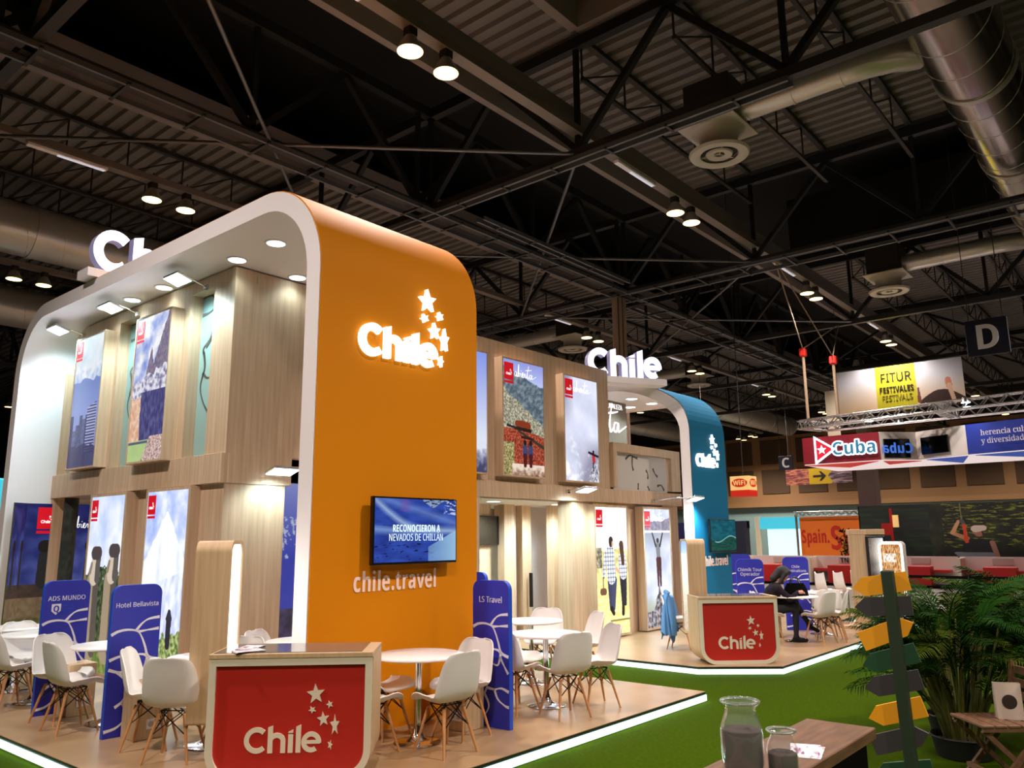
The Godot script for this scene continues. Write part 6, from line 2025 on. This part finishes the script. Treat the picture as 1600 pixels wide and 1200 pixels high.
func palm(label: String, at: Vector3, size: float, n: int, sd: int) -> void:
	var t := thing("potted_palm", label, "palm", at, 0.0, "potted palms")
	var s := new_st()
	lathe(s, [Vector2(0, 0), Vector2(0.20, 0), Vector2(0.215, 0.02), Vector2(0.24, 0.15), Vector2(0.255, 0.165), Vector2(0.245, 0.175), Vector2(0.235, 0.165), Vector2(0.23, 0.13)], 28)
	part("planter_pot", s, M["planter"], t)
	s = new_st()
	lathe(s, [Vector2(0.231, 0.12), Vector2(0.12, 0.138), Vector2(0, 0.14)], 24)
	part("soil", s, M["soil"], t)
	if not shared.has("frond0"):
		for k in 6:
			var f := frond(100 + k, 0.62)
			f.set_material(M["palm leaf %d" % (k % 3)])
			shared["frond%d" % k] = f.commit()
	rng.seed = sd
	for i in n:
		var a := rng.randf() * TAU
		var r := rng.randf_range(0.02, 0.15)
		var base := Vector3(cos(a) * r, 0.125, sin(a) * r)
		var h := rng.randf_range(0.35, 0.98) * size
		var lean := rng.randf_range(0.05, 0.28)
		var top := base + Vector3(cos(a) * lean, h, sin(a) * lean)
		s = new_st()
		tube(s, [base, base.lerp(top, 0.5) - Vector3(cos(a), 0, sin(a)) * lean * 0.12, top], 0.012, 6, 0.007)
		part("stem", s, M["palm stem"], t)
		var fk := rng.randi() % 6
		rng.seed = sd * 1000 + i
		var sc := rng.randf_range(0.75, 1.15) * size
		var out_a := atan2(cos(a), sin(a)) + rng.randf_range(-0.7, 0.7)
		var b := Basis(Vector3.UP, out_a) * Basis(Vector3.RIGHT, rng.randf_range(-0.25, 0.45))
		part_of("frond", shared["frond%d" % fk], Transform3D(b.scaled(Vector3.ONE * sc), top - Vector3(0, 0.03, 0)), t)

# ---------------------------------------------------------------- the far stands at the right
func beam_truss(t: Node3D, a: Vector3, b: Vector3, w: float) -> void:
	# square lattice truss: four chords, zigzag lacing on the sides
	var d := (b - a)
	var l := d.length()
	d /= l
	var u := Vector3.UP
	var v := d.cross(u).normalized()
	for i in [-0.5, 0.5]:
		for j in [-0.5, 0.5]:
			var s := new_st()
			tube(s, [a + u * i * w + v * j * w, b + u * i * w + v * j * w], 0.028, 7)
			part("chord", s, M["aluminium"], t)
	var n := int(l / (w * 0.9))
	var s := new_st()
	for k in n:
		var p := a + d * (l * k / n)
		var q := a + d * (l * (k + 1) / n)
		for j in [-0.5, 0.5]:
			var e := 1.0 if k % 2 == 0 else -1.0
			bar(s, p + v * j * w - u * 0.5 * e * w, q + v * j * w + u * 0.5 * e * w, 0.03, 0.03)
			bar(s, p + u * j * w - v * 0.5 * e * w, q + u * j * w + v * 0.5 * e * w, 0.03, 0.03)
	var o := part("lacing", s, M["aluminium"], t)
	o.set_meta("kind", "stuff")

func right_side() -> void:
	var t: Node3D
	var s: SurfaceTool
	# hanging letter boards
	for q in [["D", "large hanging dark blue board with a white letter D", Vector3(24.0, 6.97, -3.62), 1.0], ["C", "small hanging dark blue board with a white letter C", Vector3(38.0, 5.25, -14.76), 0.70]]:
		t = thing("letter_board", q[1], "sign", q[2])
		box_part("board", Vector3(), Vector3(0.08, 0.98 * q[3], 1.0 * q[3]), M["navy"], t, 0.01)
		text(t, q[0], 0.92 * q[3], 0.02, M["print white"], Transform3D(BX, Vector3(-0.05, 0, 0)), true)
		for k in [-1, 1]:
			s = new_st()
			tube(s, [Vector3(0, 0.5 * q[3], 0.4 * k * q[3]), Vector3(0, 14.74 - q[2].y, 0.4 * k * q[3])], 0.012, 5)
			part("hanging_wire", s, M["steel dark"], t)
	# banners
	t = thing("festival_banner", "wide hanging festival banner with a lime middle panel", "banner", Vector3(32, 7.25, -7.93))
	print_part(t, "banner_print", 4.42, 1.72, 0.03, M["festival print"], Transform3D(BX, Vector3()))
	text(t, "FITUR", 0.46, 0.01, M["hair"], Transform3D(BX, Vector3(-0.022, 0.42, -0.06)), false, "lettering", 0.9)
	text(t, "FESTIVALES", 0.30, 0.01, M["hair"], Transform3D(BX, Vector3(-0.022, -0.05, -0.06)), true, "lettering", 0.74)
	text(t, "FESTIVALS", 0.30, 0.01, M["board olive"], Transform3D(BX, Vector3(-0.022, -0.37, -0.06)), false, "lettering", 0.78)
	for k in [-1, 1]:
		s = new_st()
		tube(s, [Vector3(0, 0.86, 2.1 * k), Vector3(0, 7.49, 2.1 * k)], 0.012, 5)
		part("hanging_wire", s, M["steel dark"], t)
	t = thing("white_flag", "plain pale hanging banner edge left of the festival banner", "banner", Vector3(33.5, 6.75, -10.9))
	box_part("cloth", Vector3(), Vector3(0.03, 1.9, 0.5), M["print cream"], t)
	box_part("hanging_wire", Vector3(0, 4.47, 0), Vector3(0.02, 7.05, 0.02), M["steel dark"], t)
	t = thing("arrow_banner", "photo banner with a black arrow on yellow under the hanging red box", "banner", Vector3(42, 4.83, -14.66))
	print_part(t, "banner_print", 3.4, 0.82, 0.03, M["arrow banner print"], Transform3D(BX, Vector3()))
	s = new_st()
	prism(s, PackedVector2Array([Vector2(-0.32, -0.05), Vector2(0.12, -0.05), Vector2(0.0, -0.24), Vector2(0.10, -0.24), Vector2(0.34, 0.0), Vector2(0.10, 0.24), Vector2(0.0, 0.24), Vector2(0.12, 0.05), Vector2(-0.32, 0.05)]), 0.0, 0.01, Transform3D(BX, Vector3(-0.018, 0, 0.06)))
	part("arrow", s, M["hair"], t)
	for k in [-1, 1]:
		box_part("hanging_wire", Vector3(0, 5.16, 1.5 * k), Vector3(0.02, 9.5, 0.02), M["steel dark"], t)
	t = thing("wifi_box", "glowing cream and red box lantern with WiFi lettering beside the blue arch", "sign", Vector3(25.4, 3.43, -11.35))
	box_part("cream_box", Vector3(0, 0.10, 0), Vector3(0.62, 0.46, 0.66), M["wifi cream"], t, 0.01)
	box_part("red_base", Vector3(0, -0.23, 0), Vector3(0.625, 0.2, 0.665), M["wifi red"], t, 0.01)
	for b in [[BX, Vector3(-0.312, 0.11, 0)], [Basis(), Vector3(0, 0.11, 0.332)]]:
		s = new_st()
		prism(s, arc(Vector2(), 0.27, 0, 350, 30, 0.14), 0.0, 0.006, Transform3D(b[0], b[1]))
		part("oval_emblem", s, M["wifi red"], t)
		text(t, "WiFi", 0.21, 0.004, M["wifi cream"], Transform3D(b[0], b[1] + b[0] * Vector3(0, 0, 0.009)), true)
	s = new_st()
	tube(s, [Vector3(0, 0.33, 0), Vector3(0, 11.31, 0)], 0.015, 5)
	part("hanging_wire", s, M["steel dark"], t)
	# the hanging sign box of the Cuba stand and its truss
	t = thing("hanging_sign_box", "hanging angular sign box with a dark red front, a white niche and a blue wing", "sign", Vector3(26, 0, 0))
	var P := [Vector2(0.0, -9.48), Vector2(0.0, -7.13), Vector2(0.9, -6.30), Vector2(0.15, -4.77), Vector2(-0.6, -1.6), Vector2(3.2, -1.6), Vector2(3.2, -9.48)]
	var mt := ["cuba red", "counter white", "counter white", "cuba blue", "cuba blue", "counter white", "cuba red"]
	for k in 7:
		var a: Vector2 = P[k]
		var b: Vector2 = P[(k + 1) % 7]
		s = new_st()
		bar(s, Vector3(a.x, 4.50, a.y), Vector3(b.x, 4.50, b.y), 0.06, 0.86)
		part("sign_wall", s, M[mt[k]], t)
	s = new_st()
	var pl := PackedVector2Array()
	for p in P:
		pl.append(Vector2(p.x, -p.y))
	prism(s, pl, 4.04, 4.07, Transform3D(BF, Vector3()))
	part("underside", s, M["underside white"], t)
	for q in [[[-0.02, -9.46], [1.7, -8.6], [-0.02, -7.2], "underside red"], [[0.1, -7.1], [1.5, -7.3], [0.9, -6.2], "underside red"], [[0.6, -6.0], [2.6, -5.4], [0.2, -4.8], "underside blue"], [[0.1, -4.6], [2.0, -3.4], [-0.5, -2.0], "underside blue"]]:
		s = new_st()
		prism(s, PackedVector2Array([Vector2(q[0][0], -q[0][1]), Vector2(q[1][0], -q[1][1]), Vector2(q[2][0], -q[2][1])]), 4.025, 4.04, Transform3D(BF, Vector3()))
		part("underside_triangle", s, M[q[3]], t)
	var em := thing("cuba_sign", "glowing triangle with a star and the white word Cuba on the dark red box", "sign", Vector3(25.95, 4.50, -8.3))
	s = new_st()
	ring(s, PackedVector2Array([Vector2(-0.80, -0.46), Vector2(-0.12, 0.0), Vector2(-0.80, 0.46)]), PackedVector2Array([Vector2(-0.74, -0.35), Vector2(-0.22, 0.0), Vector2(-0.74, 0.35)]), 0, 0.05, Transform3D(BX, Vector3()))
	part("triangle_rim", s, M["cuba glow"], em)
	s = new_st()
	prism(s, PackedVector2Array([Vector2(-0.74, -0.35), Vector2(-0.22, 0.0), Vector2(-0.74, 0.35)]), 0, 0.035, Transform3D(BX, Vector3()))
	part("triangle_face", s, M["cuba triangle"], em)
	s = new_st()
	prism(s, star_poly(Vector2(-0.57, 0), 0.155, 0.155, 90), 0, 0.045, Transform3D(BX, Vector3()))
	part("star", s, M["cuba glow"], em)
	text(em, "Cuba", 0.56, 0.03, M["cuba glow"], Transform3D(BX, Vector3(-0.02, 0.0, 0.42)), true, "letter_halo", 1.0, false, [Vector2(0.04, 0), Vector2(-0.04, 0), Vector2(0, 0.04), Vector2(0, -0.04), Vector2(0.03, 0.03), Vector2(-0.03, -0.03), Vector2(0.03, -0.03), Vector2(-0.03, 0.03)])
	text(em, "Cuba", 0.56, 0.03, M["cuba letter"], Transform3D(BX, Vector3(-0.03, 0.0, 0.42)), true)
	tv("left dark screen in the white niche, showing a mirrored word", Vector3(26.36, 4.42, -6.74), Basis(Vector3(0.735, 0, 0.678), Vector3.UP, Vector3(-0.678, 0, 0.735)), 0.85, 0.58, "")
	var mir := thing("mirrored_word", "mirrored blue-white word glowing on the left dark screen", "sign", Vector3(26.335, 4.42, -6.715))
	text(mir, "Cuba", 0.42, 0.01, M["cuba mirror"], Transform3D(Basis(Vector3(-0.735, 0, -0.678), Vector3.UP, Vector3(-0.678, 0, 0.735)), Vector3()), true)
	tv("right dark screen in the white niche of the hanging box", Vector3(26.53, 4.46, -5.72), Basis(Vector3(-0.44, 0, 0.898), Vector3.UP, Vector3(-0.898, 0, -0.44)), 0.92, 0.52, "")
	var tx := thing("tourism_slogan", "white two-line slogan on the blue wing of the hanging box", "lettering", Vector3(25.67, 4.50, -3.52))
	var bw := Basis(Vector3(-0.23, 0, 0.973), Vector3.UP, Vector3(-0.973, 0, -0.23))
	text(tx, "herencia cultural", 0.21, 0.01, M["print white"], Transform3D(bw, Vector3(-0.05, 0.13, -0.08)), false, "lettering", 0.9, true)
	text(tx, "y diversidad turística", 0.21, 0.01, M["print white"], Transform3D(bw, Vector3(-0.05, -0.10, 0.08)), false, "lettering", 0.9, true)
	t = thing("lighting_truss", "shiny lattice truss frame hung above the angular sign box", "truss")
	for q in [[Vector3(26.0, 5.38, -9.5), Vector3(26.0, 5.62, -1.5)], [Vector3(28.2, 5.52, -9.5), Vector3(28.2, 5.62, -1.5)], [Vector3(26.0, 5.38, -9.5), Vector3(28.2, 5.52, -9.5)], [Vector3(26.0, 5.5, -5.4), Vector3(28.2, 5.55, -5.4)]]:
		beam_truss(t, q[0], q[1], 0.26)
	for q in [[Vector3(26.1, 5.30, -7.4), "small lamp on the hung truss above the dark red front"], [Vector3(25.9, 5.55, -4.65), "bright white lamp on the hung truss above the blue wing"], [Vector3(28.0, 5.40, -7.0), "small lamp on the rear hung truss"]]:
		var l := thing("truss_lamp", q[1], "light", q[0], 0.0, "lamps on the hung truss")
		s = new_st()
		lathe(s, [Vector2(0.05, 0.16), Vector2(0.10, 0.12), Vector2(0.13, 0.0), Vector2(0.12, 0.0)], 16)
		part("can", s, M["aluminium"], l)
		s = new_st()
		lathe(s, [Vector2(0, -0.01), Vector2(0.12, -0.01), Vector2(0.12, 0.01), Vector2(0, 0.01)], 16)
		part("lens", s, M["downlight"], l)
		spot(l, Vector3(0, -0.05, 0), Vector3(-0.4, -1, 0), 5.0, Color(0.95, 0.98, 1.0), 60.0, 0.1)
	for q in [[Vector3(26.0, 0, -9.25), 7.65, "left"], [Vector3(26.0, 0, -8.3), 7.25, "right"]]:
		t = thing("chain_hoist", "red topped chain hoist above the lattice truss, %s of two" % q[2], "hoist", q[0], 0.0, "chain hoists")
		s = new_st()
		tube(s, [Vector3(0, 5.55, 0), Vector3(0, q[1], 0)], 0.05, 8)
		part("chain", s, M["rope"], t)
		box_part("hoist_body", Vector3(0, q[1] + 0.12, 0), Vector3(0.22, 0.28, 0.22), M["hoist red"], t, 0.04)
		s = new_st()
		tube(s, [Vector3(0, q[1] + 0.25, 0), Vector3(19.8 - 26.0, 9.0, -7.6 - q[0].z)], 0.02, 6)
		part("sling", s, M["rope"], t)
		s = new_st()
		tube(s, [Vector3(0, q[1] + 0.25, 0), Vector3(27.85 - 26.0, 9.0, -8.6 - q[0].z)], 0.02, 6)
		part("sling", s, M["rope"], t)
	# brown column behind the sign box
	t = thing("far_column", "brown hall column with a grey pipe under the hanging red box", "column", Vector3(45, 0, -13.1))
	box_part("shaft", Vector3(0, 2.6, 0), Vector3(0.8, 5.2, 0.9), M["brown column"], t)
	s = new_st()
	tube(s, [Vector3(0, 5.2, 0), Vector3(0, 11.2, 0)], 0.36, 18)
	part("pipe", s, M["galvanised"], t)
	# forest wall
	t = thing("forest_wall", "wide dark forest picture wall with a helmeted person on a zip line", "picture wall", Vector3(34.0, 1.92, -6.6))
	box_part("backing", Vector3(0.06, -0.9, 0), Vector3(0.08, 3.85, 7.6), M["black fabric"], t)
	print_part(t, "picture_print", 7.5, 2.06, 0.03, M["forest print"], Transform3D(BX, Vector3(0, 0, 0)))
	t = thing("red_marker_post", "red marker post with small boards in front of the forest wall", "sign", Vector3(33.2, 0, -8.95))
	box_part("post", Vector3(0, 1.4, 0), Vector3(0.08, 2.8, 0.09), M["counter red"], t)
	box_part("left_board", Vector3(0, 2.02, -0.20), Vector3(0.05, 0.45, 0.34), M["counter red"], t)
	box_part("lit_board", Vector3(-0.03, 2.32, 0.16), Vector3(0.07, 0.46, 0.2), M["wifi cream"], t)
	# white and red counter row
	for k in 6:
		var z := -15.4 + k * 2.55
		t = thing("counter_unit", "white and red service counter unit, %s from the left in the far row" % ORD[k], "counter", Vector3(31.2, 0, z), 0.0, "white and red counters")
		box_part("white_back", Vector3(0.6, 0.52, 0), Vector3(0.1, 1.04, 2.5), M["counter white"], t)
		box_part("cream_divider", Vector3(0.2, 0.5, -1.15), Vector3(0.8, 1.0, 0.12), M["cream frame"], t)
		box_part("red_shelf", Vector3(0.25, 0.55, 0), Vector3(0.5, 0.09, 2.1), M["counter red"], t)
		box_part("red_desk", Vector3(-0.05, 0.36, 0.05), Vector3(0.5, 0.72, 0.95), M["counter red"], t, 0.01)
		box_part("name_plate", Vector3(0.53, 0.88, 0.05), Vector3(0.03, 0.22, 0.62), M["counter grey"], t)
		if k == 2:
			text(t, "TNH", 0.24, 0.01, M["hair"], Transform3D(BX, Vector3(0.505, 0.88, 0.05)), true)
		box_part("dark_foot", Vector3(0.0, 0.04, 0), Vector3(1.1, 0.08, 2.4), M["black fabric"], t)
	# queue barrier
	for k in 4:
		t = thing("barrier_post", "dark queue barrier post with a belt, %s from the left" % ORD[k], "barrier", Vector3(19.0, 0, -4.9 + k * 1.18), 0.0, "queue barrier posts")
		s = new_st()
		tube(s, [Vector3(0, 0.02, 0), Vector3(0, 0.98, 0)], 0.035, 12)
		part("post", s, M["black plastic"], t)
		s = new_st()
		lathe(s, [Vector2(0.16, 0), Vector2(0.16, 0.015), Vector2(0.05, 0.04), Vector2(0, 0.04)], 18)
		part("base", s, M["black plastic"], t)
		if k < 3:
			box_part("belt", Vector3(0, 0.93, 0.59), Vector3(0.012, 0.06, 1.12), M["black fabric"], t)
	# oak pillar with screen, and the snack totem
	t = thing("oak_pillar", "oak pillar with a short arm on top, beside the snack totem", "pillar", Vector3(16.2, 0.0, -4.98))
	box_part("foot", Vector3(0, 0.13, 0.05), Vector3(0.6, 0.06, 0.75), M["oak moving"], t, 0.01)
	box_part("shaft", Vector3(0, 1.0, 0), Vector3(0.30, 1.78, 0.32), M["oak moving"], t, 0.005)
	box_part("arm", Vector3(0, 1.87, 0.12), Vector3(0.32, 0.1, 0.62), M["oak moving"], t, 0.005)
	t = thing("television", "tall dark upright screen on the oak pillar, seen almost edge-on", "television", Vector3(15.95, 1.22, -4.62))
	box_part("bezel", Vector3(), Vector3(0.06, 1.15, 0.34), M["black plastic"], t, 0.008)
	box_part("screen", Vector3(-0.032, 0, 0.02), Vector3(0.006, 1.08, 0.26), M["chrome"], t)
	t = thing("snack_totem", "glowing rounded totem with a picture of snacks behind the signpost", "totem", Vector3(15.5, 0, -4.24))
	s = new_st()
	var so := round_rect(-0.21, 0.0, 0.21, 1.70, [0.01, 0.01, 0.08, 0.08])
	prism(s, so, -0.18, 0.0, Transform3D(BX, Vector3()))
	part("body", s, M["counter grey"], t)
	s = new_st()
	ring(s, round_rect(-0.20, 0.02, 0.20, 1.69, [0.01, 0.01, 0.075, 0.075]), round_rect(-0.165, 0.06, 0.165, 1.65, [0.01, 0.01, 0.05, 0.05]), 0.0, 0.02, Transform3D(BX, Vector3()))
	part("lit_rim", s, M["lightbox white"], t)
	print_part(t, "picture_print", 0.33, 1.59, 0.012, M["snack print"], Transform3D(BX, Vector3(-0.008, 0.855, 0)))
	area(t, Transform3D(BX * Basis(Vector3.UP, PI), Vector3(-0.03, 0.85, 0)), 0.4, 1.6, 0.3, Color(1, 0.96, 0.92))
	# Spain wall with its lattice frame
	t = thing("orange_wall", "orange wall with red brush lettering inside a lattice frame", "picture wall", Vector3(40, 0, -13.6))
	box_part("panel", Vector3(0, 1.5, 0), Vector3(0.1, 2.4, 2.9), M["spain orange"], t)
	text(t, "Spain.", 0.85, 0.02, M["spain red"], Transform3D(BX, Vector3(-0.065, 1.75, -0.72)), true, "lettering", 0.55)
	text(t, "Sp", 1.5, 0.02, M["spain red"], Transform3D(BX, Vector3(-0.065, 1.68, 0.62)), true, "lettering", 0.75)
	beam_truss(t, Vector3(-0.2, 2.85, -1.6), Vector3(-0.2, 2.85, 1.6), 0.2)
	for k in [-1, 1]:
		s = new_st()
		tube(s, [Vector3(-0.2, 0, 1.55 * k), Vector3(-0.2, 2.75, 1.55 * k)], 0.06, 8)
		part("frame_leg", s, M["aluminium"], t)
	t = thing("leafy_plant", "small dark leafy plant before the orange wall", "plant", Vector3(38.5, 0, -12.5))
	s = new_st()
	rng.seed = 77
	for k in 90:
		var a := rng.randf() * TAU
		var p := Vector3(cos(a) * rng.randf() * 0.35, rng.randf_range(0.9, 2.0), sin(a) * rng.randf() * 0.35)
		var d := Vector3(rng.randf_range(-1, 1), rng.randf_range(-0.2, 1), rng.randf_range(-1, 1)).normalized() * 0.22
		var w := d.cross(Vector3(0.3, 1, 0.2)).normalized() * 0.06
		tri(s, p - w, p + w, p + d, Vector3.UP, Vector3.UP, Vector3.UP)
	part("foliage", s, M["palm leaf 0"], t)
	s = new_st()
	tube(s, [Vector3(0, 0, 0), Vector3(0, 1.5, 0)], 0.04, 6)
	part("stem", s, M["palm stem"], t)
	# booth beside the blue arch
	t = thing("navy_booth", "dark navy booth with a lit white doorway beyond the blue arch", "booth", Vector3(37.0, 0, -18.2))
	box_part("left_wall", Vector3(0, 1.25, -0.9), Vector3(0.2, 2.5, 2.6), M["navy booth"], t)
	box_part("fascia", Vector3(-0.05, 2.35, 0.4), Vector3(0.3, 0.35, 2.8), M["navy booth"], t)
	box_part("right_wall", Vector3(-0.2, 1.35, 1.35), Vector3(0.5, 2.3, 0.9), M["navy"], t)
	box_part("lit_interior", Vector3(0.6, 1.35, 0.5), Vector3(0.1, 2.0, 1.4), M["wifi cream"], t)
	text(t, "Tour Operadores 2018", 0.17, 0.01, M["print white"], Transform3D(BX, Vector3(-0.21, 2.36, 0.1)), true)
	t = thing("lit_booth", "bright white and aqua lit booth left of the orange wall", "booth", Vector3(41.0, 0, -16.3))
	box_part("white_wall", Vector3(0, 1.2, 0), Vector3(0.1, 2.4, 1.7), M["booth glow"], t)
	box_part("aqua_header", Vector3(-0.06, 2.45, -0.2), Vector3(0.1, 0.6, 2.6), M["booth aqua"], t)
	box_part("side_post", Vector3(-0.05, 1.4, -1.35), Vector3(0.15, 2.8, 0.25), M["cream frame"], t)
	t = thing("white_light_panel", "small bright white hanging light panel beside the blue arch", "light panel", Vector3(33.0, 2.45, -16.55))
	box_part("panel", Vector3(), Vector3(0.08, 0.42, 0.66), M["lightbox white"], t)
	s = new_st()
	tube(s, [Vector3(0, 0.2, 0), Vector3(0, 12.29, 0)], 0.012, 5)
	part("hanging_wire", s, M["steel dark"], t)
	t = thing("left_edge_sign", "bright teal lit sign at the left edge behind the white arch leg", "sign", Vector3(8.0, 3.15, -26.2))
	box_part("teal_panel", Vector3(), Vector3(1.4, 1.0, 0.2), M["booth aqua"], t, 0.05)
	box_part("white_panel", Vector3(0, -1.15, 0), Vector3(1.4, 1.1, 0.2), M["booth glow"], t, 0.05)
	box_part("pole", Vector3(-0.3, -1.9, -0.15), Vector3(0.1, 2.5, 0.1), M["steel dark"], t)

func _ready() -> void:
	# camera, sky, exposure
	var cam := Camera3D.new()
	cam.name = "camera"
	cam.position = Vector3(0, 1.82, 0)
	cam.rotation_degrees = Vector3(10.9168, -49.9098, -0.5340)
	cam.fov = 51.369
	cam.keep_aspect = Camera3D.KEEP_HEIGHT
	cam.near = 0.05
	cam.far = 300.0
	add_child(cam)
	cam.current = true
	var we := WorldEnvironment.new()
	we.name = "environment"
	var env := Environment.new()
	env.background_mode = Environment.BG_COLOR
	env.background_color = Color.BLACK
	env.tonemap_mode = Environment.TONE_MAPPER_LINEAR
	env.tonemap_exposure = 1.0
	env.sdfgi_enabled = true
	env.ssao_enabled = true
	env.ssil_enabled = true
	we.environment = env
	add_child(we)
	materials()
	mat("print pink", Color(0.97, 0.84, 0.77), 0.6)
	mat("board olive", Color(0.50, 0.48, 0.07), 0.7)
	mat("frosted pale", Color(0.78, 0.76, 0.72), 0.25)
	glow("badge red", Color(0.80, 0.05, 0.12), 0.75)
	glow("badge white", Color(1, 1, 1), 0.95)
	glow("caption white", Color(0.85, 0.95, 1.0), 0.95)
	glow("white panel print", Color(1.0, 0.98, 0.93), 1.6)
	glow("cuba letter", Color(0.25, 0.50, 0.66), 0.5)
	glow("cuba mirror", Color(0.25, 0.45, 0.85), 0.7)
	M["wifi cream"].emission_energy_multiplier = 0.6
	var jt := mat("jar glass thick", Color(0.9, 0.95, 0.92, 0.1), 0.03)
	jt.refraction_enabled = true
	jt.refraction_scale = 0.05
	make_prints()
	hall()
	pavilion()
	stands()
	foreground()
	right_side()
